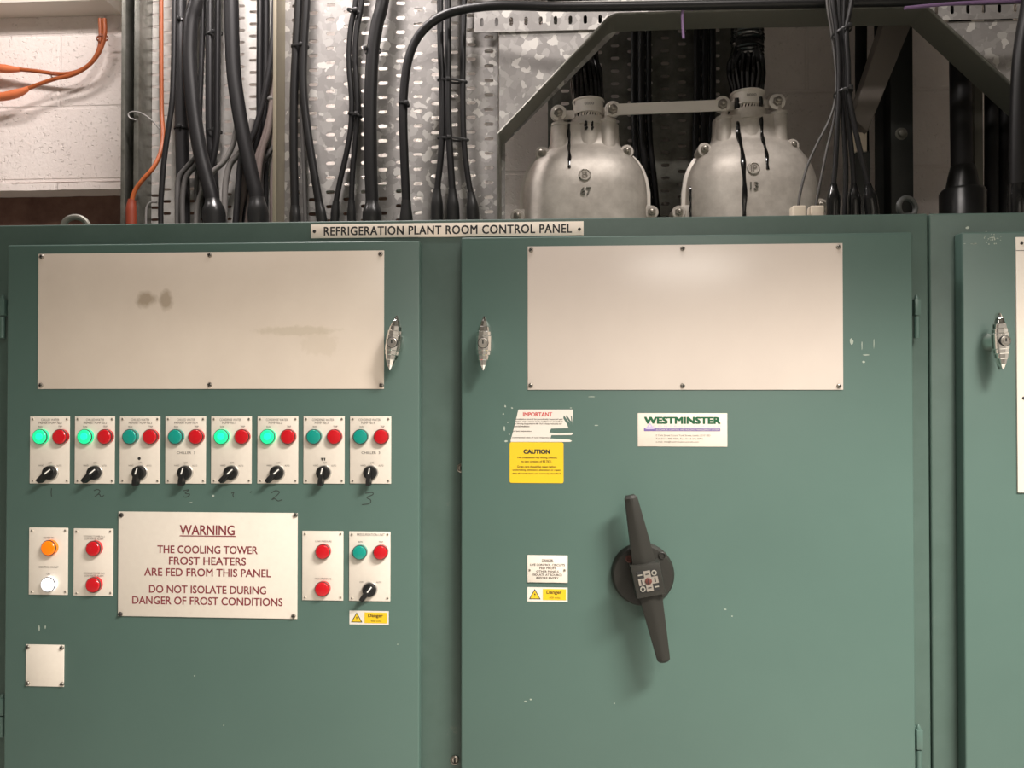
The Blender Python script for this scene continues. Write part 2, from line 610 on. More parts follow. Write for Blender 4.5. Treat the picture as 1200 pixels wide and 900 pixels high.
def chrome_handle(px, py, h_px, tilt, door):
    """leaf shaped, stepped chrome lever on an oval boss, key lock in its middle"""
    H = .032
    p = P(px, py, -H)
    s = S(px, py, -H)
    b = MB()
    b.lathe((p.x, -.0002, p.z), [(s * 8.2, 0), (s * 8.4, .004), (s * 7.2, .010), (s * 5.8, .026)], 28, sx=.9, sz=1.3)
    b.build('handle_boss', M['chrome'], door)
    b = MB().use(M['chrome'])
    half = h_px / 2 * s
    ct, st = math.cos(tilt), math.sin(tilt)

    def ring(u, k):
        wd = 9.0 * s * max(.0, (1 - abs(u) ** 1.9)) ** .9 * k + 1.1 * s
        dp = (.006 + .009 * (1 - u * u)) * k
        out = []
        for a in (0, 26, 52, 90, 128, 154, 180, 235, 305):
            x, y = wd * math.cos(R(a)), -H - dp * math.sin(R(a)) if a <= 180 else -H + .006
            z = u * half
            out.append(b.bm.verts.new((p.x + x * ct + z * st, y, p.z - x * st + z * ct)))
        return out
    rows = []
    us = [-1, -.82, -.62, -.44, -.28, .28, .44, .62, .82, 1]
    for i, u in enumerate(us):
        if 0 < i < len(us) - 1:
            rows.append(ring(u - .012, 1.0 if u > 0 else .93))
            rows.append(ring(u + .012, .93 if u > 0 else 1.0))
        else:
            rows.append(ring(u, 1.0))
    for q, r_ in zip(rows, rows[1:]):
        for k in range(9):
            b.face([q[k], q[(k + 1) % 9], r_[(k + 1) % 9], r_[k]])
    b.face(rows[0][::-1])
    b.face(rows[-1])
    b.build('handle_lever', None, door, smooth=24)
    b = MB().use(M['slot'])
    b.lathe((p.x, -H - .010, p.z), [(s * 6.3, 0), (s * 6.3, .0052)], 22)
    b.use(M['key'])
    b.lathe((p.x, -H - .010, p.z), [(s * 5.6, 0), (s * 5.6, .0060), (s * 4.9, .0066), (s * 4.5, .0056), (s * 3.6, .0056), (s * 3.4, .0064)], 22)
    b.use(M['slot'])
    b.box(p.x - s * .8, p.x + s * .8, -H - .0168, -H - .0160, p.z - s * 1.0, p.z + s * 2.8)
    b.build('key_lock', None, door)


def door_box(x0, x1, ztop, zbot, cab):
    b = MB()
    b.box(x0, x1, 0, YF - .002, zbot, ztop, .0028, 3)
    return b.build('door', M['green'], cab)


def hinge(px0, px1, py0, py1, split, door):
    X0, X1, Z0, Z1 = rect(px0, py0, px1, py1, .01)
    Zs = P((px0 + px1) / 2, split, .01).z
    b = MB()
    b.box(X0 + .0005, X1, .008, YF - .001, Zs + .002, Z1, .0015)
    b.lathe(((X0 + X1) / 2, .013, Z0), [(.0045, 0), (.0045, Zs - Z0)], 12, 'z')
    b.lathe(((X0 + X1) / 2, .013, Z1), [(.0035, 0), (.003, .004), (.001, .007)], 12, 'z')
    b.build('hinge', M['green'], door)


def cabinet(x0, x1, label, loc):
    cab = thing('control_cabinet', label, 'cabinet', loc, 'green steel control cabinets')
    b = MB()
    b.box(x0, x1, YF, .80, .10, ZT, .003, 3)
    b.build('cabinet_body', M['green_dark'], cab)
    b = MB()
    b.box(x0 + .01, x1 - .01, YF + .05, .78, 0, .10)
    b.build('plinth', M['steel_dark'], cab)
    return cab


def eyebolt(px, py, r_px, Y, cab):
    p = P(px, py, Y)
    r = S(px, py, Y, r_px)
    zc = ZT + r * 1.02
    b = MB()
    b.tube([(p.x + r * math.cos(a), Y + .006 * math.cos(a), zc + r * math.sin(a)) for a in [2 * math.pi * i / 28 for i in range(29)]], r * .27, 10)
    b.lathe((p.x, Y, ZT - .001), [(r * .7, 0), (r * .7, .005), (r * .4, .008)], 16, 'z')
    b.build('lifting_eye', M['steel_dark'] if px > 600 else M['steel_olive'], cab)


cab1 = cabinet(XL, XS - .0012, 'wide green steel control cabinet with two closed doors', ((XL + XS) / 2, .40, 0))
cab2 = cabinet(XS + .0012, XR, 'green steel control cabinet at right edge showing one part-cut door', ((XS + XR) / 2, .40, 0))
eyebolt(89, 261, 13, .15, cab1)
eyebolt(1063, 243, 11.5, .055, cab1)
zdoor = P(250, 284.5, 0).z
zdoor_c = P(800, 275.2, 0).z
X0, X1, _, _ = rect(6.2, 300, 491.6, 900, 0)
D1 = door_box(X0, X1, zdoor, .16, cab1)
D1['label'] = 'left door carrying the rows of small control plates'
X0, X1, _, _ = rect(540.2, 300, 1071.3, 900, 0)
D2 = door_box(X0, X1, zdoor_c, .16, cab1)
D2['label'] = 'door carrying the large rotary switch'
X0, _, _, _ = rect(1129.8, 300, 1200, 900, 0)
D3 = door_box(X0, XR - .03, P(1165, 271.5, 0).z, .16, cab2)
chrome_handle(461.5, 402, 64, .13, D1)
chrome_handle(567, 402.5, 63, .02, D2)
chrome_handle(1171.5, 400, 66, -.05, D3)
hinge(1071.5, 1079, 350, 396, 371, D2)
hinge(1073.5, 1081.5, 855, 925, 880, D2)
hinge(-2.5, 5.5, 350, 396, 371, D1)
hinge(-3, 5, 818, 864, 840, D1)
# latch locks on the frame between the doors
for px, py, r in ((533, 890.5, 5.2), (540.5, 548.5, 5.2)):
    p = P(px, py, YF)
    s = S(px, py, YF)
    b = MB().use(M['screw'])
    b.lathe(p, [(r * s, 0), (r * s, .002), (r * s * .75, .003), (r * s * .6, .001)], 20)
    b.use(M['slot'])
    b.box(p.x - s, p.x + s, p.y - .0032, p.y - .0008, p.z - s * 2.2, p.z + s * 2.2)
    b.build('frame_lock', None, cab1)
# marker pen numerals under the control plates
STROKES = [
    [[(60.5, 572), (60, 577), (60.5, 582)]],
    [[(110, 575), (114, 573.5), (117, 575), (115.5, 578.5), (111, 582), (116, 579), (118.5, 582), (122, 580.5)]],
    [[(215, 575), (221.5, 574), (217, 578), (222.5, 579), (219, 582.5), (214.5, 582)]],
    [[(271, 578), (274, 577), (273, 580), (274, 583)], [(293, 577), (295, 576)]],
    [[(318, 577.5), (323, 575), (327.5, 576.5), (324, 581), (318.5, 585.5), (322, 584.5), (326, 587), (331, 585.5)]],
    [[(428, 578), (436, 577), (437, 579.5), (430, 583), (434.5, 586), (433, 590), (424, 591.5)]],
]
for st in STROKES:
    b = MB()
    for path in st:
        b.tube([P(v[0], v[1], -.0001) for v in smooth([(x, y, 0) for x, y in path], 5)], .0009, 6, flat=.25)
    b.build('marker_numeral', M['marker'], D1)


def chips(door, spots, name='paint_chip'):
    b = MB()
    rnd = random.Random(3)
    for px, py, a, c in spots:
        p = P(px, py, 0)
        s = S(px, py, 0)
        pts = []
        for k in range(7):
            g = 2 * math.pi * k / 7
            j = .6 + .6 * rnd.random()
            pts.append((p.x + a * s * j * math.cos(g), p.z + c * s * j * math.sin(g)))
        b.prism(pts, -.0002, .0002)
    o = b.build(name, M['chip'], door, smooth=0)
    o['kind'] = 'stuff'


chips(D1, [(224, 589, 2.0, .7), (250, 581, 1.3, 1.5), (46, 736, .7, 4), (53, 735, 1, 2), (228, 792, .8, .8), (262, 850, .8, .8), (466, 755, .7, .9)])
chips(D2, [(616, 822, 2, 1.1), (622, 819.5, 1.2, 1), (998, 400, 2.2, 4), (1010, 405, .7, 5), (1015, 416, 4, .7), (1024, 402, .5, 6), (1012, 424, 2, 1.4),
           (699, 498.5, 2.2, .6), (693, 465, 4, .5), (720, 824, .8, .8), (850, 714, 1.6, .9), (858, 722, .8, .8), (592, 476, 1.4, 1.6), (590, 485, 1, 1), (591, 502, 1, 3), (593, 517, 2.5, 1.2),
           (600, 478, 1.4, 1), (595, 495, .8, .8), (597, 509, .9, .9), (669, 478, 1.5, .7)])
_r = random.Random(5)
chips(D3, [(1130 + 14 * _r.random(), 285 + _r.random(), 1.6, .4) for _ in range(6)] + [(_r.gauss(1162, 5), _r.gauss(279.5, 2.6), .5 + .7 * _r.random(), .4 + .5 * _r.random()) for _ in range(26)])
chips(cab2, [(1134, 267, 2.5, 2)])
cab2.children[-1].location.y += YF

# ------------------------------------------------------------------ plates, signs and stickers
def plate(name, label, cat, x0, y0, x1, y1, Y=0.0, th=.0016, material=None, group=None, bev=.0005, r=None, part='plate'):
    X0, X1, Z0, Z1 = rect(x0, y0, x1, y1, Y)
    o = thing(name, label, cat, ((X0 + X1) / 2, Y, (Z0 + Z1) / 2), group)
    b = MB()
    if r:
        pts = []
        for cx, cz, a0 in ((X1 - r, Z1 - r, 0), (X0 + r, Z1 - r, 90), (X0 + r, Z0 + r, 180), (X1 - r, Z0 + r, 270)):
            pts += [(cx + r * math.cos(R(a0 + 22.5 * k)), cz + r * math.sin(R(a0 + 22.5 * k))) for k in range(5)]
        b.prism(pts, Y - th, Y - .00005)
    else:
        b.box(X0, X1, Y - th, Y - .00005, Z0, Z1, bev, 2)
    b.build(part, material or M['plate'], o)
    return o


def lens(px, py, kind, parent, r_px=9.1, h=.0115):
    p = P(px, py, -h)
    s = S(px, py, -h)
    r = r_px * s
    c = (p.x, -.0016, p.z)
    bz = MB()
    bz.lathe(c, [(r * .999, h - .0058), (r, h - .0047), (r * .975, h - .0042), (r * .93, h - .0042)], 30)
    bez = bz.build('lamp_bezel', M['bezel'], parent)
    b = MB().use(M['lens_' + kind])
    b.lathe(c, [(r * .99, 0), (r * .99, h - .0056), (r * .92, h - .0050), (r * .92, h - .0040), (r * .88, h - .003), (r * .82, h - .0022), (r * .5, h - .0015), (.0002, h - .0013)], 30)
    if kind == 'green':
        b.use(M['lens_core'])
        b.lathe((c[0] + r * .06, c[1], c[2] + r * .04), [(r * .5, h - .0019), (r * .46, h - .0012), (.0002, h - .001)], 20)
    return b.build('lamp_lens', None, parent)


def selector(px, py, ang, parent, h=.0115):
    """black rotary selector; ang: direction of its long finger grip, degrees anticlockwise from the right"""
    p = P(px, py, -h)
    s = S(px, py, -h)
    b = MB()
    b.lathe((p.x, -.0016, p.z), [(s * 9.2, 0), (s * 9.2, .002), (s * 8.6, .003), (s * 8, .003)], 26)
    kn = b.build('selector_collar', M['ring'], parent)
    b = MB().use(M['knob'])
    b.lathe((p.x, -.0046, p.z), [(s * 8.0, 0), (s * 8.0, h - .006), (s * 7.3, h - .0045), (s * 3, h - .004), (.0002, h - .004)], 26)
    a = R(ang)
    c, sn = math.cos(a), math.sin(a)
    q = lambda u, v: (p.x + (u * c - v * sn) * s, p.z + (u * sn + v * c) * s)
    bb = b.bm
    rows = []
    for u, wd, y0, y1 in ((-6.5, 3.0, -h + .001, -h - .003), (0, 3.6, -h + .003, -h - .006), (9, 3.3, -h + .004, -h - .0075), (13.5, 3.1, -h + .003, -h - .007), (14.6, 2.2, -h + .002, -h - .005)):
        ring = [bb.verts.new((q(u, v)[0], y, q(u, v)[1])) for v, y in ((-wd, y0), (-wd * .75, y1), (wd * .75, y1), (wd, y0))]
        rows.append(ring)
    for r0, r1 in zip(rows, rows[1:]):
        for k in range(4):
            b.face([r0[k], r0[(k + 1) % 4], r1[(k + 1) % 4], r1[k]])
    b.face(rows[0][::-1])
    b.face(rows[-1])
    knob = b.build('selector_knob', None, parent)
    b = MB()
    f = lambda u: -h - .0033 - .003 * (u + 6.5) / 6.5
    v4 = [b.bm.verts.new((q(u, v)[0], f(u), q(u, v)[1])) for u, v in ((-6.3, -.7), (1, -.7), (1, .7), (-6.3, .7))]
    v5 = [b.bm.verts.new(v.co + Vector((0, .0012, 0))) for v in v4]
    b.face(v4)
    b.face(v5[::-1])
    for k in range(4):
        b.face([v4[k], v5[k], v5[(k + 1) % 4], v4[(k + 1) % 4]])
    b.build('pointer_line', M['mark'], knob)


# two big blank panels
o = plate('blank_panel', 'large blank cream panel with brown smudges above the two rows of small plates', 'panel', 45.2, 295.6, 450.2, 455.8, material=M['panel_left'], group='blank cream panels')
for i, (x, y) in enumerate(((49, 301), (246, 299), (446, 297.6), (48, 451.5), (246, 451), (447, 451.6))):
    screw(x, y, -.0016, 2.9, o, .3 + i)
o = plate('blank_panel', 'large clean blank cream panel above the rotary switch', 'panel', 618.4, 287, 987.4, 456.8, material=M['panel_right'], group='blank cream panels')
for i, (x, y) in enumerate(((622.4, 293), (800, 291.4), (982.4, 289.4), (622, 451.8), (800, 452), (983, 452.4))):
    screw(x, y, -.0016, 2.9, o, .8 + i)

# title plate on the frame
o = plate('title_plate', 'long cream nameplate with black capital letters above the doors', 'nameplate', 364.8, 261.6, 683.8, 277.8, Y=YF, th=.003, material=M['title'])
ptext('REFRIGERATION PLANT ROOM CONTROL PANEL', 523.5, 269.3, YF - .0032, M['ink'], o, 292, 10.0, spacing=1.08, bold=.028)
for x, y in ((368.5, 271.2), (679, 268.6)):
    screw(x, y, YF - .003, 1.9, o, .5, mtl=M['bezel'])

# control plates
PUMPS = [
    (35.7, 82, 45, 68.3, 55.8, 1, 225, 'CHILLED WATER\nPRIMARY PUMP No.1', 'control plate with lit green lamp, first from left of upper row'),
    (88.2, 134.8, 97.6, 121, 108.2, 1, 225, 'CHILLED WATER\nPRIMARY PUMP No.2', 'control plate with lit green lamp, second from left of upper row'),
    (140.8, 188, 150.6, 174.4, 161, 0, 262, 'CHILLED WATER\nPRIMARY PUMP No.3', 'control plate with unlit green lamp and one black dot above its downturned selector'),
    (194.2, 241.6, 204.2, 228, 214.6, 0, 262, 'CHILLED WATER\nPRIMARY PUMP No.4', 'fourth control plate from left, reading CHILLER 3 with wide scuffs'),
    (247.8, 295.2, 258, 282.2, 268.8, 1, 225, 'CONDENSE WATER\nPUMP No.1', 'control plate with lit green lamp, fifth from left of upper row'),
    (302, 349.7, 312.4, 336.4, 323, 1, 225, 'CONDENSE WATER\nPUMP No.2', 'control plate with lit green lamp, sixth from left of upper row'),
    (355.9, 404, 366.8, 390.8, 377.6, 0, 262, 'CONDENSE WATER\nPUMP No.3', 'control plate with unlit green lamp and two black marks above its selector'),
    (410.4, 458.5, 421.6, 446, 433, 0, 265, 'CONDENSE WATER\nPUMP No.4', 'last control plate of upper row, reading CHILLER 3, below the door handle'),
]
for i, (x0, x1, gx, rx, kx, lit, ang, ttl, lab) in enumerate(PUMPS):
    o = plate('control_plate', lab, 'control plate', x0, 487.8, x1, 566.6, group='small cream control plates')
    Y = -.0018
    mx = (x0 + x1) / 2
    a, c = ttl.split('\n')
    sh = -2.0 if i > 3 else 0
    ptext(a, mx + sh * .7, 491.9, Y, M['ink_grey'], o, 22 if i < 4 else 26, 2.7)
    ptext(c, mx + sh * 1.6, 495.5, Y, M['ink_grey'], o, 28 if i < 4 else 16, 2.7)
    ptext('RUN', gx + 2.2, 500, Y, M['ink_grey'], o, 4.6, 2.0)
    ptext('TRIP', rx + 2.2, 499.8, Y, M['ink_grey'], o, 5, 2.0)
    ptext('HAND', kx - 7.5, 545.5, Y, M['ink_grey'], o, 6, 1.9)
    ptext('OFF', kx + 3, 542.4, Y, M['ink_grey'], o, 4.4, 1.9)
    ptext('AUTO', kx + 13.5, 545.7, Y, M['ink_grey'], o, 6, 1.9)
    if i in (3, 7):
        ptext('CHILLER  3', mx, 530.6, Y, M['ink'], o, 22, 2.9)
    if i == 2:
        p = P(163.8, 537.2, 0)
        MB().lathe((p.x, -.0016, p.z), [(.0026, 0), (.0026, .0004)], 12).build('black_dot', M['ink'], o)
    if i == 6:
        for dx in (-1.5, 1.5):
            p = P(379.2 + dx, 538, 0)
            MB().prism([(p.x - .0014, p.z + .0022), (p.x + .0014, p.z + .0022), (p.x + .0009, p.z - .0024), (p.x - .0004, p.z - .0024)], -.0021, -.0016).build('black_mark', M['ink'], o)
    lens(gx, 512, 'green' if lit else 'teal', o)
    lens(rx, 512, 'red', o)
    selector(kx, 554.4, ang, o)
    for x, y in ((x0 + 3.2, 491), (x1 - 3.2, 491), (x0 + 3.2, 563.4), (x1 - 3.2, 563.4)):
        screw(x, y, -.0016, 1.5, o, random.random(), mtl=M['screw_pale'])

o = plate('indicator_plate', 'indicator plate with orange lamp above glowing white lamp', 'indicator plate', 34.6, 618.2, 80, 696.8, group='two-lamp indicator plates')
ptext('POWER ON', 57, 630.2, -.0018, M['ink_grey'], o, 12.5, 2.1)
ptext('CONTROL CIRCUIT', 57, 664.6, -.0018, M['ink_grey'], o, 24, 2.3)
ptext('ON', 56.5, 672.8, -.0018, M['ink_grey'], o, 4, 1.9)
lens(55.3, 642.7, 'orange', o, 9.2)
lens(54.6, 685.6, 'white', o, 8.8)
IP = [o]
o = plate('indicator_plate', 'indicator plate with two red lamps beside the warning sign\'s left edge', 'indicator plate', 86.8, 619.2, 133, 698.2, group='two-lamp indicator plates')
for yy, nn in ((628.6, 1), (671.8, 2)):
    ptext('COOLING TOWER No.%d' % nn, 110.2, yy, -.0018, M['ink_grey'], o, 25.5, 2.1)
    ptext('LOW WATER ALARM', 110.2, yy + 3, -.0018, M['ink_grey'], o, 22.5, 2.1)
lens(107.8, 643.4, 'red', o, 9.2)
lens(107.6, 686.2, 'red', o, 9.2)
IP.append(o)
o = plate('indicator_plate', 'indicator plate with two red lamps between warning sign and the last lower plate', 'indicator plate', 354.5, 622.2, 402.5, 703.4, group='two-lamp indicator plates')
ptext('LOW PRESSURE', 379, 634.4, -.0018, M['ink_grey'], o, 19.5, 2.0)
ptext('HIGH PRESSURE', 378.6, 678.2, -.0018, M['ink_grey'], o, 19.5, 2.0)
lens(377.4, 647.2, 'red', o, 9)
lens(376.8, 691.2, 'red', o, 9)
IP.append(o)
o = plate('control_plate', 'control plate with selector in the lower row above a yellow danger sticker', 'control plate', 409.4, 622.8, 457.6, 704.2, group='small cream control plates')
ptext('PRESSURISATION UNIT', 434.5, 626.7, -.0018, M['ink_grey'], o, 33, 2.8)
ptext('RUN', 422.2, 635, -.0018, M['ink_grey'], o, 4.8, 1.9)
ptext('TRIP', 446.4, 635.2, -.0018, M['ink_grey'], o, 5, 1.9)
ptext('OFF', 423.6, 682.2, -.0018, M['ink_grey'], o, 4.4, 1.9)
ptext('AUTO', 444, 682.4, -.0018, M['ink_grey'], o, 6, 1.9)
lens(420.7, 648, 'teal', o, 8.8)
lens(445.2, 648, 'red', o, 8.8)
selector(432, 692.4, 232, o)
IP.append(o)
for o, (x0, y0, x1, y1) in zip(IP, ((34.6, 618.2, 80, 696.8), (86.8, 619.2, 133, 698.2), (354.5, 622.2, 402.5, 703.4), (409.4, 622.8, 457.6, 704.2))):
    for x, y in ((x0 + 3.2, y0 + 3.4), (x1 - 3.2, y0 + 3.4), (x0 + 3.2, y1 - 3.4), (x1 - 3.2, y1 - 3.4)):
        screw(x, y, -.0016, 1.5, o, random.random(), mtl=M['screw_pale'])

# warning sign
o = plate('warning_sign', 'large cream warning sign with maroon lettering about cooling tower frost heaters', 'sign', 139.3, 600.2, 348.8, 723.2, th=.0022)
for body, px, py, wp, hp in (('WARNING', 242.8, 621.2, 65.5, 11.4), ('THE COOLING TOWER', 243, 644.2, 120, 9), ('FROST HEATERS', 243, 657.6, 92, 9),
                             ('ARE FED FROM THIS PANEL', 243, 671, 152, 9), ('DO NOT ISOLATE DURING', 243, 691, 140, 9), ('DANGER OF FROST CONDITIONS', 242.6, 704.4, 180, 9)):
    ptext(body, px, py, -.0024, M['maroon'], o, wp, hp, bold=.02)
X0, X1, Z0, Z1 = rect(210.5, 627.7, 276.2, 628.8, -.0022)
MB().box(X0, X1, -.0025, -.0022, Z0, Z1).build('underline', M['maroon'], o)
for i, (x, y) in enumerate(((142.3, 603.6), (346.3, 603.6), (141.2, 719.6), (344, 722))):
    screw(x, y, -.0022, 2.7, o, i, mtl=M['bezel'] if i % 2 == 0 else None)

# small square blank plate
o = plate('blanking_plate', 'small square blank cream plate alone at lower left of the left door', 'plate', 31, 755.2, 75.5, 804, th=.002)
for i, (x, y) in enumerate(((32.8, 758.2), (72.6, 759), (32.6, 800.6), (72.8, 801.6))):
    screw(x, y, -.002, 2.6, o, i)


def danger_sticker(label, x0, y0, x1, y1):
    o = plate('danger_sticker', label, 'sticker', x0, y0, x1, y1, th=.0005, material=M['white'], bev=0, group='white and yellow danger stickers', part='backing')
    X0, X1, Z0, Z1 = rect(x0, y0, x1, y1, 0)
    W, H = X1 - X0, Z1 - Z0
    q = lambda u, v: (X0 + u * W, Z0 + v * H)
    MB().prism([q(.04, .16), q(.33, .16), q(.185, .88)], -.0007, -.0005).build('warning_triangle', M['ink'], o, smooth=0)
    MB().prism([q(.072, .215), q(.298, .215), q(.185, .775)], -.0009, -.0007).build('triangle_fill', M['yellow'], o, smooth=0)
    MB().prism([q(.20, .68), q(.165, .46), q(.19, .48), q(.172, .26), q(.21, .54), q(.187, .52)], -.0011, -.0009).build('lightning_bolt', M['ink'], o, smooth=0)
    MB().box(X0 + .385 * W, X0 + .96 * W, -.0008, -.0005, Z0 + .12 * H, Z0 + .89 * H, .0012 if False else 0).build('yellow_panel', M['yellow'], o)
    c1 = q(.665, .64)
    text('Danger', c1[0], c1[1], -.00095, M['ink_brown'], o, w=.37 * W, h=.3 * H, bold=.03)
    c1 = q(.68, .285)
    text('400 volts', c1[0], c1[1], -.00095, M['ink_brown'], o, w=.27 * W, h=.13 * H)


danger_sticker('yellow and white danger sticker under the lower control plate on left door', 409.6, 715.8, 455.6, 732)
danger_sticker('yellow and white danger sticker under the small engraved danger plate', 618, 688.2, 665.2, 705)

# engraved danger plate
o = plate('danger_plate', 'small cream engraved danger plate left of the rotary switch', 'sign', 618, 650.6, 665.2, 682.4, th=.002)
for body, py, wp in (('DANGER', 656.6, 13), ('LIVE CONTROL CIRCUITS', 662, 40.5), ('FED FROM', 665.9, 18.5), ('OTHER PANELS', 669.7, 26), ('ISOLATE AT SOURCE', 673.6, 34), ('BEFORE ENTRY', 677.3, 26)):
    ptext(body, 641.6, py, -.0022, M['ink_grey'], o, wp, 2.4, bold=.03)
X0, X1, Z0, Z1 = rect(635, 658.3, 648.4, 658.8, -.002)
MB().box(X0, X1, -.0023, -.002, Z0, Z1).build('underline', M['ink_grey'], o)
for x, y in ((621, 667.8), (661.8, 668)):
    screw(x, y, -.002, 1.5, o, .4, mtl=M['screw_pale'])

# caution sticker
o = plate('caution_sticker', 'yellow caution sticker with rounded corners below the torn notice', 'sticker', 597.3, 518.3, 660.4, 566, th=.0005, material=M['yellow'], r=.003, part='backing')
ptext('CAUTION', 629, 529.2, -.0007, M['ink'], o, 30.5, 4.8, bold=.075)
for body, py, wp in (('This installation has wiring colours', 536.6, 47), ('to two versions of BS 7671.', 540.6, 36), ('Great care should be taken before', 546.8, 46), ('undertaking extension, alteration or repair', 551, 56.5), ('that all conductors are correctly identified.', 555.1, 57)):
    ptext(body, 629, py, -.0007, M['ink_brown'], o, wp, 2.5, bold=.02)

# torn notice
zc = lambda x, y: P(590 + x / 8.57, 470 + y / 8.57, 0)
torn = [(150, 85), (697, 85), (696, 232), (686, 150), (676, 150), (680, 205), (634, 140), (626, 156), (668, 225), (606, 142), (600, 172), (638, 232), (652, 272), (478, 276), (460, 316), (500, 320),
        (560, 326), (630, 320), (690, 318), (700, 328), (680, 341), (482, 342), (470, 376), (560, 381), (660, 387), (688, 399), (670, 410), (75, 410), (72, 395), (84, 350), (100, 290)]
pts = [(zc(x, y).x, zc(x, y).z) for x, y in torn]
p = zc(400, 250)
o = thing('torn_notice', 'torn white notice headed IMPORTANT in red with peeled strips', 'sticker', (p.x, 0, p.z))
b = MB()
from mathutils.geometry import tessellate_polygon
vf = [b.bm.verts.new((x, -.0004, z)) for x, z in pts]
vb = [b.bm.verts.new((x, -.00005, z)) for x, z in pts]
for tri in tessellate_polygon([[Vector((x, z, 0)) for x, z in pts]]):
    b.face([vf[i] for i in tri])
    b.face([vb[i] for i in tri][::-1])
for i in range(len(pts)):
    k = (i + 1) % len(pts)
    b.face([vf[i], vb[i], vb[k], vf[k]])
b.build('backing', M['white'], o, smooth=0)
p = zc(343, 133)
text('IMPORTANT', p.x, p.z, -.0006, M['red_ink'], o, w=S(630, 486, 0, 34), h=S(630, 486, 0, 4.6), bold=.03)
for body, x0, x1, y in (('installation should be periodically inspected and', 125, 592, 183), ('tested, and a report on its condition as prescribed', 120, 592, 206), ('in Wiring Regulations BS 7671 Requirements for', 110, 588, 229), ('Electrical Installations', 105, 260, 252),
                        ('of last inspection', 95, 282, 303), ('commended date of next inspection', 88, 468, 367)):
    p = zc((x0 + x1) / 2, y)
    text(body, p.x, p.z, -.0006, M['ink_grey'], o, w=S(630, 486, 0, (x1 - x0) / 8.57), h=S(630, 486, 0, 1.9), bold=.02)

# supplier label
o = plate('supplier_label', 'cream supplier label with green heading and purple band', 'label', 747.2, 484.2, 852.2, 523.4, th=.001, material=M['plate'], part='backing')
ptext('WESTMINSTER', 799.6, 492.6, -.0012, M['brand_green'], o, 87.5, 7.6, bold=.085)
ptext('C O N T R O L S  L I M I T E D', 805, 499.6, -.0012, M['lilac'], o, 79, 2.0)
X0, X1, Z0, Z1 = rect(754.6, 501.9, 844, 505.2, 0)
MB().box(X0, X1, -.0013, -.001, Z0, Z1).build('purple_band', M['purple'], o)
ptext('AUTOMATIC CONTROL AND BUILDING MANAGEMENT SYSTEMS', 806, 503.6, -.0015, M['white'], o, 74, 1.9)
q = lambda x, y: (P(740 + x / 10, 478 + y / 10, 0).x, P(740 + x / 10, 478 + y / 10, 0).z)
MB().prism([q(160, 250), q(270, 250), q(214, 170)], -.0016, -.0013).build('triangle_emblem', M['lilac'], o, smooth=0)
p = P(761.2, 499.2, 0)
MB().lathe((p.x, -.0016, p.z), [(.0016, 0), (.0016, .0003)], 12).build('emblem_dot', M['white'], o)
for body, x0, x1, y in (('2 York Street Court, York Street, Leeds, LS10 1ED', 768.8, 832, 510.4), ('Tel: 0113 288 4009, Fax: 0113 246 8791', 768.8, 823, 514.2), ('e-mail: info@westminstercontrols.com', 768.8, 818.6, 518)):
    ptext(body, (x0 + x1) / 2, y, -.0012, M['ink_grey'], o, x1 - x0, 2.4)

# notice at the right edge
o = plate('notice_board', 'tall cream notice plate cut by the right edge of the picture', 'sign', 1190.4, 277.4, 1330, 577.4, th=.003, part='board')
X0, X1, Z0, Z1 = rect(1190.4, 292.6, 1330, 293.2, -.003)
MB().box(X0, X1, -.0033, -.003, Z0, Z1).build('header_line', M['ink'], o)
for y in (285.2, 466.5):
    screw(1197.2 if y < 300 else 1199.5, y, -.003, 1.7, o, .4, mtl=M['bezel'])

# ------------------------------------------------------------------ rotary isolator
pd = P(754, 674.5, -.016)
sd = S(754, 674.5, -.016)
ro = thing('rotary_switch', 'large black rotary isolator handle on round backplate on the middle door', 'switch', (pd.x, 0, pd.z))
b = MB()
b.lathe((pd.x, 0, pd.z), [(sd * 36.8, .00005), (sd * 36.8, .009), (sd * 36, .013), (sd * 34, .016), (sd * 26, .017), (.0005, .0172)], 56)
b.build('backplate', M['handle'], ro)
for px, py, mm in ((737.5, 655, M['hub_red']), (775.8, 651, M['handle']), (771, 704, M['handle'])):
    p = P(px, py, -.017)
    b = MB()
    b.lathe((p.x, -.0166, p.z), [(sd * 4.4, 0), (sd * 4.4, .0016), (sd * 3.4, .0022), (sd * 3.0, .0006), (.0004, .0006)], 18)
    b.build('fixing_screw', mm, ro)
HY = .052
ph = P(759.2, 679.5, -HY)
sh_ = S(759.2, 679.5, -HY)
ANG = math.atan2(39, 196)
ca, sa = math.cos(ANG), math.sin(ANG)
# local axes: u along the handle (up), v to the right
loc = lambda u, v: (ph.x + (-u * sa + v * ca) * sh_, ph.z + (u * ca + v * sa) * sh_)
b = MB()
for sgn in (1, -1):
    rows = []
    for u, wd, yf, rg in ((8, 13.8, .046, .051), (20, 13.4, .046, .051), (55, 10.8, .047, .0515), (90, 8.0, .048, .052), (96.5, 7.4, .047, .051), (99.5, 5.0, .045, .048)):
        ring = []
        for v, y in ((-wd, yf - .011), (-wd, yf), (-wd * .25, rg), (wd * .25, rg), (wd, yf), (wd, yf - .011)):
            x, z = loc(sgn * u, v)
            ring.append(b.bm.verts.new((x, -y, z)))
        rows.append(ring)
    for r0, r1 in zip(rows, rows[1:]):
        for k in range(6):
            b.face([r0[k], r0[(k + 1) % 6], r1[(k + 1) % 6], r1[k]])
    b.face(rows[0][::-1])
    b.face(rows[-1])
b.build('handle_grip', M['handle'], ro, smooth=25)
b = MB()
b.lathe((ph.x, -.0172, ph.z), [(sh_ * 17, 0), (sh_ * 17, .02), (sh_ * 13, .022)], 30)
hubc = [loc(u, v) for u, v in ((19, -17.2), (19, 17.2), (-19, 17.2), (-19, -17.2))]
b.prism(hubc, -.058, -.034, .003)
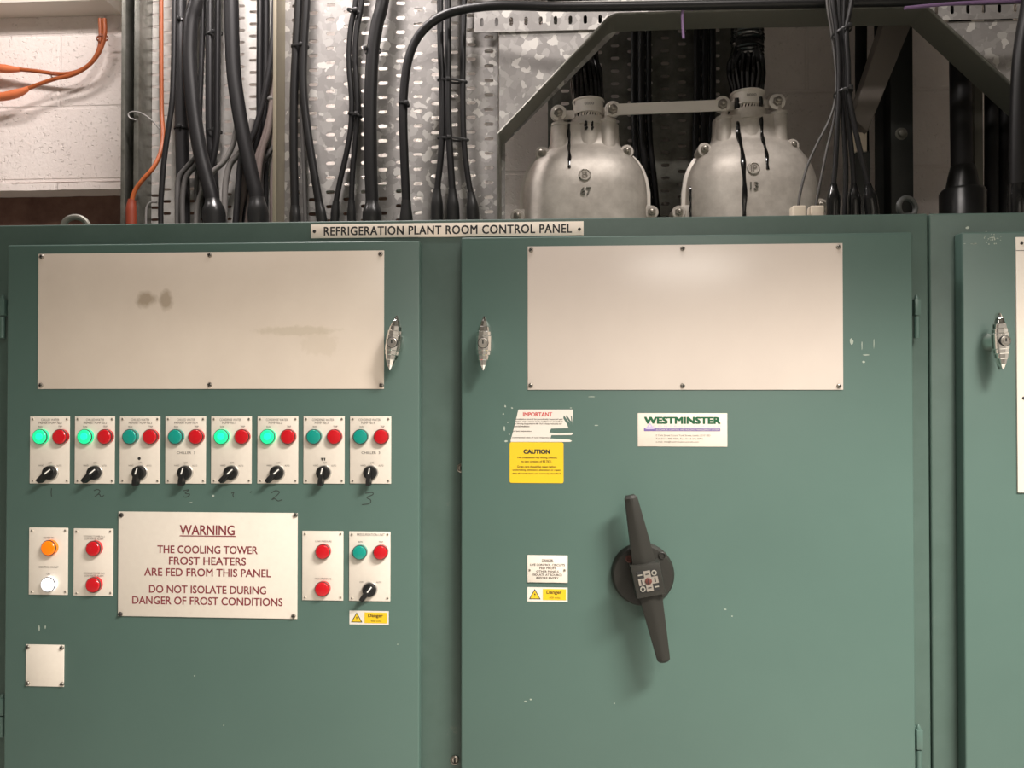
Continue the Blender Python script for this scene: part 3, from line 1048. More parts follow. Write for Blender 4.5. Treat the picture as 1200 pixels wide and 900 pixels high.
hub = b.build('hub', M['handle'], ro)
YH = -.058
b = MB().use(M['slot'])
b.prism([loc(u, v) for u, v in ((12.5, -11.8), (12.5, 11.8), (-12.5, 11.8), (-12.5, -11.8))], YH - .0006, YH)
b.use(M['hub_plate'])
b.prism([loc(u, v) for u, v in ((12, -4), (12, 4), (4, 4), (4, 11.5), (-4, 11.5), (-4, 4), (-12, 4), (-12, -4), (-4, -4), (-4, -11.5), (4, -11.5), (4, -4))], YH - .0012, YH - .0006)
b.use(M['hub_white'])
for (u0, v0), kind in (((8.2, 8.2), 'o'), ((-8.2, -8.2), 'o'), ((8.2, -8.2), 'i'), ((-8.2, 8.2), 'i')):
    if kind == 'o':
        x, z = loc(u0, v0)
        b.lathe((x, YH - .0006, z), [(sh_ * 3.2, 0), (sh_ * 3.2, .0008)], 16)
        b.use(M['slot'])
        b.lathe((x, YH - .0014, z), [(sh_ * 1.8, 0), (sh_ * 1.8, .0002)], 16)
        b.use(M['hub_white'])
    else:
        b.prism([loc(u0 + u, v0 + v) for u, v in ((.7, -2.6), (.7, 2.6), (-.7, 2.6), (-.7, -2.6))], YH - .0013, YH - .0006)
b.use(M['slot'])
for u0, v0, du, dv in ((0, 8, 2.6, .6), (0, -8, 2.6, .6), (8, 0, .6, 2), (-8, 0, .6, 2)):
    b.prism([loc(u0 + u, v0 + v) for u, v in ((du, -dv), (du, dv), (-du, dv), (-du, -dv))], YH - .0015, YH - .0012)
b.build('position_symbols', None, hub)
x, z = loc(0, 0)
b = MB().use(M['hub_red'])
b.lathe((x, YH - .0012, z), [(sh_ * 4, 0), (sh_ * 4, .001), (sh_ * 3.2, .0016), (.0003, .0018)], 18)
b.use(M['slot'])
b.box(x - sh_ * .5, x + sh_ * .5, YH - .0032, YH - .002, z - sh_ * 2.8, z + sh_ * 2.8)
b.build('centre_screw', None, hub)

# ------------------------------------------------------------------ trays, struts and sheet metal
def perforated(x0, x1, z0, z1, Y, pitch_x, pitch_z, a, r, xs, zs, vertical=False):
    """sheet in the plane y = Y, staggered oblong holes; (xs, zs): centre of one hole"""
    b = MB()
    bm = b.bm
    k0, k1 = math.floor((x0 - xs) / pitch_x), math.ceil((x1 - xs) / pitch_x)
    V = lambda x, z: bm.verts.new((x, Y, z))
    for k in range(k0, k1 + 1):
        cx = xs + k * pitch_x
        if cx - pitch_x * .5 < x0 or cx + pitch_x * .5 > x1:
            continue
        off = 0 if k % 2 == 0 or vertical else pitch_z / 2
        j0, j1 = math.ceil((z0 - zs - off) / pitch_z + .5), math.floor((z1 - zs - off) / pitch_z - .5)
        W, H = pitch_x / 2, pitch_z / 2
        for j in range(j0, j1 + 1):
            cz = zs + off + j * pitch_z
            hole = [(a + r, 0), (a + .7 * r, .7 * r), (a, r), (0, r)]
            if vertical:
                hole = [(r, 0), (r, a), (.7 * r, a + .7 * r), (0, a + r)]
            for sx, sz in ((1, 1), (-1, 1), (-1, -1), (1, -1)):
                h = [V(cx + sx * u, cz + sz * v) for u, v in hole]
                o1, o2, o3 = V(cx + sx * W, cz), V(cx + sx * W, cz + sz * H), V(cx, cz + sz * H)
                for q in ((o1, o2, h[1], h[0]), (o2, h[2], h[1]), (o2, o3, h[3], h[2])):
                    b.face(list(q) if sx * sz > 0 else list(q)[::-1])
        ztop = zs + off + (j1 + .5) * pitch_z
        zbot = zs + off + (j0 - .5) * pitch_z
        for lo, hi in ((z0, zbot), (ztop, z1)):
            if hi - lo > .0005:
                b.face([V(cx - W, lo), V(cx + W, lo), V(cx + W, hi), V(cx - W, hi)])
    # solid margins
    ks = [xs + k * pitch_x for k in range(k0, k1 + 1) if xs + k * pitch_x - pitch_x * .5 >= x0 and xs + k * pitch_x + pitch_x * .5 <= x1]
    for lo, hi in ((x0, ks[0] - pitch_x / 2), (ks[-1] + pitch_x / 2, x1)):
        if hi - lo > .0005:
            b.face([V(lo, z0), V(hi, z0), V(hi, z1), V(lo, z1)])
    bmesh.ops.remove_doubles(bm, verts=bm.verts, dist=1e-5)
    return b


def thick(o, t_=.0016):
    s = o.modifiers.new('sheet_thickness', 'SOLIDIFY')
    s.thickness = t_
    s.offset = 0
    return o


ZUP = 2.95
YT, YL = .42, .62                          # faces of the right and left cable tray
# left tray
o = thing('cable_tray', 'perforated steel cable tray behind the leftmost bundle of cables', 'cable tray', (P(250, 0, YL).x, YL, ZT), 'perforated cable trays')
s = S(240, 120, YL)
hc = P(182.5, 116, YL)
b = perforated(P(172, 130, YL).x, P(342, 130, YL).x, ZT, ZUP, YL, 14.6 * s, 14.25 * s, 3.0 * s, 1.7 * s, hc.x, hc.z)
thick(b.build('perforated_base', M['galv_light'], o, smooth=0))
# right tray
o = thing('cable_tray', 'perforated galvanised cable tray behind the middle black cables', 'cable tray', (P(450, 0, YT).x, YT, ZT), 'perforated cable trays')
s = S(450, 120, YT)
hc = P(387.5, 124, YT)
XT0 = P(334, 130, YT).x
b = perforated(XT0, P(584, 130, YT).x, ZT + .016, ZUP, YT, 20.75 * s, 17.0 * s, 3.4 * s, 2.1 * s, hc.x, hc.z)
thick(b.build('perforated_base', M['galv'], o, smooth=0))
b = MB()
b.box(XT0 - .003, XT0, YT - .062, YT, ZT + .0008, ZUP)
b.box(XT0 - .003, XT0 + .005, YT - .066, YT - .062, ZT + .0008, ZUP, .001)
b.build('side_flange', M['steel_edge'], o)
b = MB()
b.box(XT0, P(584, 130, YT).x, YT - .003, YT + .001, ZT + .0008, ZT + .02)
b.build('end_strip', M['galv'], o)
# horizontal tray above the cable boxes
YS = .40                                   # face of the galvanised sheet round the opening
o = thing('cable_tray', 'horizontal slotted tray along the top behind the long black cable', 'cable tray', (P(800, 20, YS).x, YS, P(800, 36, YS).z), 'perforated cable trays')
s = S(650, 25, YS)
hc = P(582, 25.5, YS)
HT = perforated(P(556, 20, YS).x, P(1290, 20, YS).x, P(800, 31.5, YS).z, P(800, -2, YS).z, YS - .004, 17.3 * s, 40 * s, 3.2 * s, 2.1 * s, hc.x, hc.z, True)
HT.bm.free()
zc0, zc1 = P(800, 33, YS).z, P(800, -1, YS).z
b = MB()
bm = b.bm
W = 17.3 * s / 2
zs = P(800, 21, YS).z
for k in range(-1, 41):
    cx = hc.x + k * 17.3 * s
    a, r = 3.0 * s, 2.1 * s
    hole = [(r, 0), (r, a), (.7 * r, a + .7 * r), (0, a + r)]
    for sx, sz in ((1, 1), (-1, 1), (-1, -1), (1, -1)):
        zend = zc1 if sz > 0 else zc0
        V = lambda x, z: bm.verts.new((x, YS - .004, z))
        h = [V(cx + sx * u, zs + sz * v) for u, v in hole]
        o1, o2, o3 = V(cx + sx * W, zs), V(cx + sx * W, zend), V(cx, zend)
        for q in ((o1, o2, h[1], h[0]), (o2, h[2], h[1]), (o2, o3, h[3], h[2])):
            b.face(list(q) if sx * sz > 0 else list(q)[::-1])
bmesh.ops.remove_doubles(bm, verts=bm.verts, dist=1e-5)
thick(b.build('slotted_base', M['galv'], o, smooth=0))
MB().box(hc.x - 2 * W, hc.x + 82 * W, YS - .004, YS - .002, zc1 + .012, 2.97).build('added_shade_sheet', M['galv'], o)  # unseen sheet added to keep lamp light off the wall inside the opening
# galvanised surround of the opening
sur = thing('sheet_surround', 'galvanised sheet surround with angled opening over the two cast cable boxes', 'steel surround', (P(850, 0, YS).x, YS, ZT))
q = lambda x, y: (P(x, y, YS).x, P(x, y, YS).z)
MB().prism([q(585, 36), q(733, 33), q(720, 40), q(592, 168), (q(592, 300)[0], ZT + .0006), (q(585, 300)[0], ZT + .0006)], YS, YS + .002).build('sheet_panel', M['galv'], sur, smooth=0)
MB().prism([q(1070, 27), q(1300, 20), q(1300, 230), q(1186, 126), q(1082, 34)], YS, YS + .002).build('sheet_panel', M['galv'], sur, smooth=0)
YFl = YS - .07
edge = [(583.5, 300), (583.5, 157), (713, 20.5), (722, 16.5), (862, 12), (1086, 8), (1183, 97), (1290, 195)]
outer = [P(x, y, YFl) for x, y in edge]
outer[0].z = ZT + .004
b = MB().use(M['steel_olive'])


def flange(a, c, t_=.003):
    a, c = Vector(a), Vector(c)
    d = (c - a).normalized()
    nrm = Vector((d.z, 0, -d.x))                       # towards the opening (below / right)
    bm_ = b.bm
    vs = [bm_.verts.new(p + nrm * k + Vector((0, dy, 0))) for p in (a, c) for dy in (0, YS - YFl) for k in (0, t_)]
    for i in ((0, 1, 3, 2), (4, 6, 7, 5), (0, 4, 5, 1), (2, 3, 7, 6), (0, 2, 6, 4), (1, 5, 7, 3)):
        b.face([vs[k] for k in i])


for a, c in zip(outer, outer[1:]):
    flange(a, c)
b.build('opening_flange', None, sur, smooth=0)
b = MB()
for a, c in zip(outer, outer[1:]):
    b.tube([a, c], .0026, 8)
b.build('flange_lip', M['strut'], sur)
# upright strut at the left of the trays
o = thing('steel_strut', 'upright galvanised channel strut beside the white block wall', 'strut', (P(158, 0, .58).x, .58, ZT))
X0, X1 = P(142.5, 130, .56).x, P(163, 130, .56).x
b = MB()
b.box(X0, X0 + .003, .56, .618, ZT, ZUP, .0005)
b.box(X1 - .003, X1, .56, .618, ZT, ZUP, .0005)
b.box(X0, X1, .616, .619, ZT, ZUP)
b.box(X0, X0 + .011, .557, .560, ZT, ZUP, .001)
b.box(X1 - .012, X1, .557, .560, ZT, ZUP, .001)
b.build('channel', M['strut'], o)
# perforated tray far inside the opening
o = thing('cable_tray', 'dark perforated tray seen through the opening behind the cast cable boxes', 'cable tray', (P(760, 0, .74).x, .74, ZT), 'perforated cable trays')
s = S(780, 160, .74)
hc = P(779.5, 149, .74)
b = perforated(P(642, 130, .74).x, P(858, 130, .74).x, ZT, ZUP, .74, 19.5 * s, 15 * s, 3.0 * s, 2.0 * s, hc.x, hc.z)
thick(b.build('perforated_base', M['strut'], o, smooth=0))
# posts and bracket at the right
o = thing('steel_post', 'dark upright steel post with one round bolt right of the hanging cables', 'post', (P(1056, 0, .68).x, .68, ZT))
X0, X1, _, _ = rect(1044, 30, 1070, 250, .66)
b = MB()
b.box(X0, X1, .66, .664, ZT, ZUP, .0008)
b.box(X0, X0 + .004, .664, .72, ZT, ZUP)
b.box(X0 - .021, X0, .70, .704, ZT, ZUP)
b.build('post_channel', M['steel_dark'], o)
p = P(1056, 157, .66)
b = MB()
b.lathe((p.x, .66, p.z), [(.015, 0), (.015, .002), (.012, .003), (.0085, .003), (.0085, .008), (.006, .010), (.001, .0105)], 18)
b.build('bolt', M['steel_olive'], o)
o = thing('diagonal_bracket', 'taupe diagonal steel bracket under the top right of the opening', 'bracket', P(1033, 90, .60))
q = lambda x, y: (P(x, y, .58).x, P(x, y, .58).z)
MB().prism([q(1040, 14), q(1074, 14), q(1017, 154), q(999, 138)], .58, .62, .002).build('brace', M['taupe'], o, smooth=20)
q = lambda x, y: (P(x, y, .60).x, P(x, y, .60).z)
MB().prism([q(999, 155), q(1016, 155), q(1016, 179), q(999, 179)], .60, .625, .001).build('end_plate', M['ivory'], o, smooth=20)
X0, X1, Z0, Z1 = rect(1001, 179, 1018, 300, .61)
MB().box(X0, X1, .60, .63, ZT, Z1).build('leg', M['steel_dark'], o)
o = thing('steel_post', 'narrow olive steel post right of the fat grey cable', 'post', (P(1147, 0, .66).x, .66, ZT))
X0, X1, _, _ = rect(1142, 60, 1152, 250, .64)
MB().box(X0, X1, .64, .67, ZT, 2.45, .001).build('post_bar', M['steel_olive'], o)
# white trunking at the top left
pz = P(70, 20, YW)
XE = P(144, 20, YW).x
o = thing('cable_trunking', 'pale trunking box across the top left of the block wall', 'trunking', (XE - .4, YW, pz.z))
b = MB()
b.box(-2.59, XE, YW - .085, YW - .0005, pz.z, pz.z + .09, .002)
b.build('trunking_body', M['trunk'], o)
b = MB()
b.box(XE, XE + .0025, YW - .088, YW - .0005, pz.z - .002, pz.z + .092, .0008)
b.box(XE + .0025, XE + .0035, YW - .06, YW - .03, pz.z + .02, pz.z + .07)
b.build('end_cap', M['trunk'], o)

# ------------------------------------------------------------------ cables
def cable(label, pts, wpx, Y, material, group, boot=None, top=True, down=True, name='cable', seg=12, boot_mat=None, cat='cable'):
    """pts: (px, py[, Y]) from top to bottom. boot: (py of its top, width px at top, width px at bottom)"""
    p3 = [P(p[0], p[1], p[2] if len(p) > 2 else Y) for p in pts]
    wm = S(pts[0][0], pts[0][1], Y, wpx) / 2
    path = smooth(p3, 6)
    if pts[0][1] == T:                     # runs on up to the ceiling
        path.insert(0, Vector((path[0].x, path[0].y, 3.195)))
    if down:
        e = path[-1]
        if e.z > ZT + .0005:
            path.append(Vector((e.x, e.y, ZT + .0005)))
        else:
            path = [q_ for q_ in path if q_.z > ZT + .0005]
            path.append(Vector((path[-1].x, path[-1].y, ZT + .0005)))
    base = path[-1]
    o = thing(name, label, cat, base, group)
    b = MB()
    b.tube(path, wm, seg)
    b.build('sheath', material, o)
    if boot:
        by, w0, w1 = boot
        zb = P(pts[-1][0], by, Y).z
        bp = [q_ for q_ in path if q_.z <= zb]
        if len(bp) < 4:
            a = path[-2] if path[-2].z > zb else path[-3]
            bp = [Vector((base.x + (a.x - base.x) * .0, base.y, zb)), base]
        n_ = 10
        top_p, bot_p = bp[0], bp[-1]
        pp, rr = [], []
        for k in range(n_ + 1):
            u = k / n_
            pp.append(bp[min(int(u * (len(bp) - 1)), len(bp) - 1)].lerp(bp[min(int(u * (len(bp) - 1)) + 1, len(bp) - 1)], u * (len(bp) - 1) % 1))
            e_ = min(1, u * 2.2)
            rr.append(S(pts[-1][0], by, Y, w0 / 2 + (w1 / 2 - w0 / 2) * (e_ * e_ * (3 - 2 * e_))))
        b = MB()
        b.tube(pp, rr, 16)
        b.build('gland_shroud', boot_mat or M['boot'], o)
    return o


G1 = 'cables at the left of the cable trays'
G2 = 'black cables on the middle tray'
G3 = 'cables inside and right of the opening'
T = -60
# left group, on the left tray
cable('thin orange cable ending in red shroud beside the upright strut', [(189, T, .6), (189, 60, .6), (189.5, 130, .595), (191, 152, .58), (189, 176, .56), (180, 196, .545), (168, 210, .54), (158, 224, .54), (154, 240, .54), (154, 262, .54)], 5, .540, M['orange'], G1, (233, 9, 12), boot_mat=M['red_boot'])
cable('thin black cable just right of the thin orange cable', [(205, T), (204, 40), (203, 90), (201, 125), (196, 160), (192, 190), (190, 215), (188.5, 240), (188.5, 265)], 6, .530, M['pvc'], G1)
cable('straight dark grey conduit between thin black cable and the S-shaped cable', [(211, T), (211.5, 60), (212.5, 130), (214, 190), (215, 265)], 15, .595, M['conduit'], G1)
cable('fat black S-shaped cable, leftmost of the two fat slanting ones', [(236, T), (230, 0), (224, 25), (222, 65), (225, 110), (229, 145), (235, 180), (243, 212), (249, 234), (252, 262)], 16.5, .535, M['pvc'], G1, (232, 17, 26), seg=18)
cable('thin dark cable squeezed behind the fat S-shaped cable', [(238, T), (237, 40), (235, 100), (234, 150), (238, 200), (240, 262)], 6, .600, M['pvc'], G1)
cable('medium black cable, left one of the straight pair beside the fat S-shaped cable', [(246, T), (246, 0), (246, 130), (247, 165), (250, 200), (254, 262)], 10, .597, M['pvc'], G1)
cable('medium black cable, right one of the straight pair beside the fat S-shaped cable', [(255.5, T), (255.5, 0), (254.5, 130), (254, 160), (250, 185), (246, 205), (244, 262)], 7.5, .575, M['pvc'], G1)
cable('fat black slanting cable, rightmost of the two fat slanting ones', [(268, T), (271, 0), (272, 40), (274, 85), (280, 130), (287, 168), (295, 205), (301, 232), (303, 262)], 16.5, .535, M['pvc_dk'], G1, (231, 17, 24), seg=18)
cable('grey cable curving left below between the fat slanting cables', [(278, 120), (277, 150), (272, 172), (262, 190), (250, 201), (240, 215), (232, 240), (230, 262)], 6, .566, M['grey_lt'], G1)
cable('pale grey cable bending down right of the fat S-shaped shroud', [(296, 140), (290, 165), (281, 180), (270, 192), (265, 210), (263.5, 228), (263, 262)], 7, .575, M['grey_lt'], G1)
cable('grey cable arching left from behind the S-shaped cable, outermost', [(236, 165), (231, 182), (219, 196), (210, 208), (208, 225), (208, 262)], 6, .572, M['grey'], G1)
cable('grey cable arching left from behind the S-shaped cable, innermost', [(238, 175), (230, 193), (219, 206), (215, 220), (213.5, 240), (214, 262)], 6, .560, M['grey'], G1)
cable('short grey cable standing between the arching ones and the S-shaped cable', [(236, 180), (232, 200), (230, 222), (233, 262)], 5.5, .580, M['grey'], G1)
cable('light grey cable beside the left face of the S-shaped shroud', [(243, 195), (238, 215), (235, 235), (232, 262)], 6, .572, M['grey_lt'], G1)
cable('dark cable, first of the straight ones right of the fat slanting cable', [(305, T), (305, 0), (304.5, 100), (304, 150), (298, 180), (291, 210), (287, 262)], 8, .604, M['pvc'], G1)
cable('dark cable, second of the straight ones right of the fat slanting cable', [(311, T), (312, 0), (312, 60), (311, 130), (311, 262)], 7, .603, M['pvc_dk'], G1)
cable('dark cable crossing down to the left in front of the straight ones', [(322, T), (322, 0), (320, 45), (315, 85), (307, 125), (298, 155), (290, 172), (282, 190), (276, 262)], 7, .565, M['conduit'], G1)
cable('dusty pink cable sloping down beside the fat slanting cable, upper', [(318, 90), (317, 130), (310, 160), (303, 180), (298, 200), (290, 262)], 7, .585, M['pink'], G1)
cable('dusty pink cable rising straight beside the upright tray flange', [(321, 60), (321, 110), (321, 165), (323, 185), (321, 200), (320, 225), (320, 262)], 8, .587, M['pink'], G1)
cable('dusty pink cable sloping down beside the fat slanting cable, lower', [(319, 120), (314, 155), (308, 175), (304, 195), (302, 225), (304, 262)], 7, .568, M['pink'], G1)
cable('pinkish grey cable standing left of the rightmost fat shroud', [(296, 150), (290, 185), (287, 205), (284.5, 228), (281, 245), (279, 262)], 8, .590, M['pink'], G1)
cable('short dark grey cable arching between pink cables near the tray flange', [(322, 172), (314, 181), (307, 192), (305, 215), (306, 262)], 7, .583, M['grey'], G1)
cable('dark cable against the shadowed face of the upright tray flange', [(327, T), (327, 100), (327, 180), (327, 262)], 6, .560, M['tan'], G1)
# middle group, on the right tray
cable('black cable, left one of the spreading pair nearest the tray flange', [(350.5, T), (350, 0), (347, 55), (344.5, 110), (344, 170), (345, 220), (346, 262)], 9.5, .402, M['pvc'], G2, (236, 10, 13))
cable('black cable, right one of the spreading pair nearest the tray flange', [(360, T), (359, 0), (356, 55), (355, 100), (360, 150), (366, 190), (373, 232), (378, 262)], 9.5, .395, M['pvc'], G2, (232, 10, 12.5))
cable('grey cable showing between the spreading pair of black cables', [(354, 70), (354, 140), (356, 190), (358, 262)], 5, .409, M['grey'], G2)
cable('thin black cable, left one of the wavy thin pair', [(420, T), (417, 0), (411.5, 30), (409, 60), (409.5, 85), (412, 115), (411.5, 145), (407, 175), (399, 210), (394, 236), (392, 262)], 6.5, .404, M['pvc'], G2, (234, 8, 10.5))
cable('thin black cable, right one of the wavy thin pair', [(428, T), (424, 0), (418, 35), (416, 65), (417.5, 95), (419, 130), (416, 170), (413, 205), (412, 235), (412, 262)], 6.5, .404, M['pvc'], G2, (234, 8, 10.5))
cable('fat straight black cable in the middle of the middle tray', [(452, T), (448.5, 0), (442, 28), (437, 60), (434.5, 105), (434, 150), (434.5, 200), (436, 236), (436, 262)], 15, .389, M['pvc'], G2, (236, 15, 22.5), seg=18)
LT = thing('cable', 'long black cable curving up from the cabinet then running along the top', 'cable', (P(476, 0, .36).x, .36, ZT), G2)
path = smooth([P(x, y, yy) for x, y, yy in ((1330, -8, .313), (1200, -1.5, .313), (1050, 2, .313), (900, 4.5, .313), (760, 7, .313), (660, 8, .316), (590, 6.5, .33), (555, 9, .345), (527, 15, .355), (505, 27, .36), (488, 46, .365), (478, 72, .365), (473.5, 105, .365), (472.5, 140, .365), (474, 190, .365), (476, 235, .365))], 7)
path.append(Vector((path[-1].x, path[-1].y, ZT + .0005)))
MB().tube(path, [S(560, 10, .34, 5.2)] * (len(path)), 16).build('sheath', M['pvc'], LT)
bp = [q_ for q_ in path if q_.z < P(476, 230, .365).z]
a, c = bp[0], bp[-1]
MB().tube([a.lerp(c, k / 8) for k in range(9)], [S(476, 240, .365, w_) for w_ in (5.6, 6.2, 7.4, 8.2, 8.6, 8.6, 8.6, 8.6, 8.6)], 16).build('gland_shroud', M['boot'], LT)
cable('black cable, left one of the tied trio behind the curving cable', [(515.5, T), (515.8, 0), (516.2, 50), (518, 100), (518.5, 150), (516, 190), (512.5, 222), (512, 262)], 7.5, .399, M['pvc'], G2, (218, 9, 14.5))
cable('black cable, middle one of the tied trio behind the curving cable', [(525, T), (524.8, 0), (524.8, 60), (525, 130), (527, 175), (530, 222), (531.5, 262)], 8, .394, M['pvc'], G2, (218, 9.5, 15))
cable('black cable, right one of the tied trio behind the curving cable', [(545, T), (544, 0), (542.5, 60), (542.5, 130), (544, 170), (548, 205), (553, 236), (555, 262)], 6.8, .399, M['pvc'], G2, (222, 9, 15))
# inside the opening
for px, wd, lab in ((742.5, 7, 'dark cable inside the opening, leftmost of three between the cable boxes'), (751.5, 9, 'dark cable inside the opening, middle of three between the cable boxes'), (760, 7, 'dark cable inside the opening, rightmost of three between the cable boxes')):
    cable(lab, [(px - 1, T), (px, 30), (px, 110), (px + 2, 170), (px + 7, 215), (px + 12, 275)], wd, .712, M['pvc'], G3)
for px, wd, lab in ((817, 8, 'dark cable inside the opening, leftmost of three beside the right cable box'), (826, 8, 'dark cable inside the opening, middle of three beside the right cable box'), (835, 8, 'dark cable inside the opening, rightmost of three beside the right cable box')):
    cable(lab, [(px, T), (px, 30), (px, 110), (px - 2, 170), (px - 2, 275)], wd, .712, M['pvc'], G3)
cable('fat black cable rising behind the tied hanging bundle', [(1009, T), (1009, 20), (1009, 100), (1011, 150), (1013, 275)], 13, .69, M['pvc_dk'], G3)
for wp, y_, lab in (([(975, T), (976, 0), (980, 30), (983, 70), (983, 110), (981, 150), (979, 190), (977, 216), (976, 250)], .266, 'glossy-shrouded black cable of the tied hanging bundle, leftmost'),
                    ([(983, T), (983, 0), (985, 35), (988, 75), (988, 110), (989, 150), (991, 190), (991, 216), (990, 250)], .292, 'dull black cable in the middle of the tied hanging bundle'),
                    ([(990, T), (989, 0), (988.5, 35), (991, 75), (991, 110), (995, 150), (999, 190), (1000.5, 216), (1001, 250)], .274, 'glossy-shrouded black cable of the tied hanging bundle, middle'),
                    ([(1002, T), (998, 0), (992, 35), (994, 75), (995, 110), (1002, 150), (1011, 190), (1017, 216), (1022, 250)], .258, 'glossy-shrouded black cable of the tied hanging bundle, rightmost')):
    cable(lab, wp, 6, y_, M['pvc'], G3, None if 'dull' in lab else (212, 7.5, 15.5), boot_mat=M['boot_gloss'])


def flex(label, pts, px, Y):
    o = cable(label, pts, 3.2, Y, M['grey'], G3)
    X0, X1, _, Z1 = rect(px - 8.3, 242, px + 8.3, 256, Y)
    MB().box(X0, X1, Y - .012, Y + .012, ZT + .0005, Z1, .004, 3).build('connector', M['ivory'], o)


flex('thin grey flex into ivory connector, left of the two', [(968, T), (969, 0), (974, 35), (979, 75), (980, 108), (973, 138), (957, 170), (946, 195), (938, 225), (935.5, 242)], 935, .288)
flex('thin grey flex into ivory connector, right of the two', [(972, T), (973, 0), (977, 35), (981, 75), (982, 108), (977, 142), (969, 175), (963, 205), (958, 230), (956, 242)], 956, .298)
cable('fat dark grey cable rising from a stepped gland behind the diagonal edge', [(1124, T), (1125, 50), (1126, 130), (1127, 200), (1128, 275)], 23, .60, M['conduit'], G3, seg=20)
gc = [o_ for o_ in C.objects if o_.get('label', '').startswith('fat dark grey cable rising')][0]
p = P(1128, 222, .60)
s = S(1128, 222, .60)
b = MB()
b.lathe((p.x, .60, ZT), [(24.5 * s, .0005), (24.5 * s, p.z - ZT - .008), (22 * s, p.z - ZT), (18 * s, p.z - ZT + .001), (15 * s, P(1128, 205, .6).z - ZT), (12.6 * s, P(1128, 195, .6).z - ZT), (11.5 * s, P(1128, 194, .6).z - ZT)], 28, 'z')
b.build('gland_shroud', M['boot'], gc)
cable('black cable in the dark gap right of the olive post, left', [(1162, T), (1162, 60), (1162, 275)], 15, .64, M['pvc_dk'], G3)
cable('black cable in the dark gap right of the olive post, right', [(1178, T), (1178, 60), (1178, 275)], 15, .64, M['pvc_dk'], G3)
b_ = cable('fat black cable with gleaming shroud at the right edge of the picture', [(1212, T), (1206, 0), (1199, 40), (1194.5, 80), (1192.5, 130), (1191.5, 180), (1191.5, 216), (1192, 262)], 16, .270, M['pvc'], G3, (214, 18, 21), boot_mat=M['boot_gloss'], seg=18)
vc = thing('cable', 'thin violet cable along the top right edge of the picture', 'cable', P(1130, 3, .285), G3)
MB().tube(smooth([P(x, y, .285) for x, y in ((1060, 9.5), (1100, 5.5), (1150, 2.5), (1210, .5), (1330, -4))], 6), S(1130, 3, .285, 2.0), 10).build('sheath', M['violet'], vc)
vh = thing('wire_hook', 'thin violet wire hook hanging over the top edge of the opening', 'wire hook', P(800, 11, .31))
MB().tube(smooth([P(x, y, yy) for x, y, yy in ((812, 11, .322), (806, 9.4, .318), (801, 10.5, .316), (799.5, 18, .318), (800, 30, .319), (801, 45, .320))], 6), S(800, 20, .31, 1.7), 8).build('wire', M['violet'], vh)
# orange flexes on the left wall
for lab, pts, sl, yy in (('orange flex on white block wall, lower one with thick end', [(122.5, 22), (123, 38), (119.5, 54), (111, 69), (98, 81), (82, 88.5), (64, 92.5), (46, 98.5), (30, 105)], [(34, 103), (24, 108), (10, 112), (-10, 114.5), (-40, 116)], .800),
                         ('orange flex on white block wall, upper one with thick end', [(117.5, 22), (118, 38), (116.5, 56), (109, 71), (97, 81), (82, 86), (66, 86.5), (44, 83.5), (24, 81.5)], [(24, 81.5), (12, 81), (0, 80), (-20, 78.5), (-50, 77)], .812)):
    o = thing('cable', lab, 'cable', P(80, 85, yy), 'orange flexes on the left wall')
    MB().tube(smooth([P(x, y, yy) for x, y in pts], 6), S(80, 80, yy, 2.3), 10).build('sheath', M['orange'], o)
    pp = smooth([P(x, y, yy) for x, y in sl], 5)
    pp.append(P(-480, sl[-1][1] + 22, yy))
    MB().tube(pp, [S(20, 80, yy, 2.5 + 2.4 * min(1, i / 7)) for i in range(len(pp))], 12).build('thick_sleeve', M['orange_lt'], o)
# small wires by the strut
o = thing('cable', 'thin grey wire curling from the strut edge into the orange cable', 'cable', P(165, 135, .55), G1)
MB().tube(smooth([P(x, y, yy) for x, y, yy in ((159.5, 141, .556), (152, 138, .552), (151, 133, .551), (158, 131, .551), (168, 134, .551), (179, 142, .55), (187, 151, .55))], 6), S(165, 135, .55, 1.0), 8).build('wire', M['tie_grey'], o)
cable('thin grey loop of wire rising from the cabinet beside the red shroud', [(184, 237), (177, 237), (172, 243), (171, 254), (171, 262)], 2.6, .565, M['tie_grey'], G1)


# ------------------------------------------------------------------ cable ties
def tie(label, px, py, half_px, ry, Y, m_=None, tilt=0.0, head=None):
    p = P(px, py, Y)
    s = S(px, py, Y)
    o = thing('cable_tie', label, 'cable tie', p, 'cable ties')
    MB().loop(p, half_px * s, ry, .0022, tilt=tilt).build('strap', m_ or M['tie'], o)
    hx = (head if head is not None else half_px * .3) * s
    MB().box(p.x + hx - .004, p.x + hx + .004, Y - ry - .0055, Y - ry + .001, p.z - .004 + hx * tilt, p.z + .004 + hx * tilt, .001).build('tie_head', m_ or M['tie'], o)


tie('black cable tie round the spreading pair nearest the tray flange', 351.6, 55, 10.5, .0115, .402, tilt=-.05)
tie('upper black cable tie round the wavy thin pair', 415.5, 13.5, 8.5, .009, .404, tilt=-.3)
tie('lower black cable tie round the wavy thin pair', 416, 135, 8.2, .009, .404, tilt=-.25)
tie('black cable tie round the fat straight cable', 437, 60, 9.2, .0165, .396, tilt=.12, head=-7)
tie('black cable tie round the long curving cable', 473.4, 122, 6.4, .0108, .365, tilt=-.2, head=5)
tie('upper black cable tie round the tied trio', 530, 95, 17.5, .0088, .399, tilt=-.1, head=-4)
tie('lower black cable tie round the tied trio', 531, 163, 18.5, .0088, .399, tilt=-.1, head=-4)
tie('upper black cable tie round the straight pair beside the S-shaped cable', 250.5, 40, 10.5, .0125, .596, tilt=.1)
tie('lower black cable tie round the straight pair beside the S-shaped cable', 251, 154, 9.5, .0135, .592, tilt=-.1)
tie('upper black cable tie on the straight dark grey conduit', 212, 26, 8.4, .0175, .595, head=2)
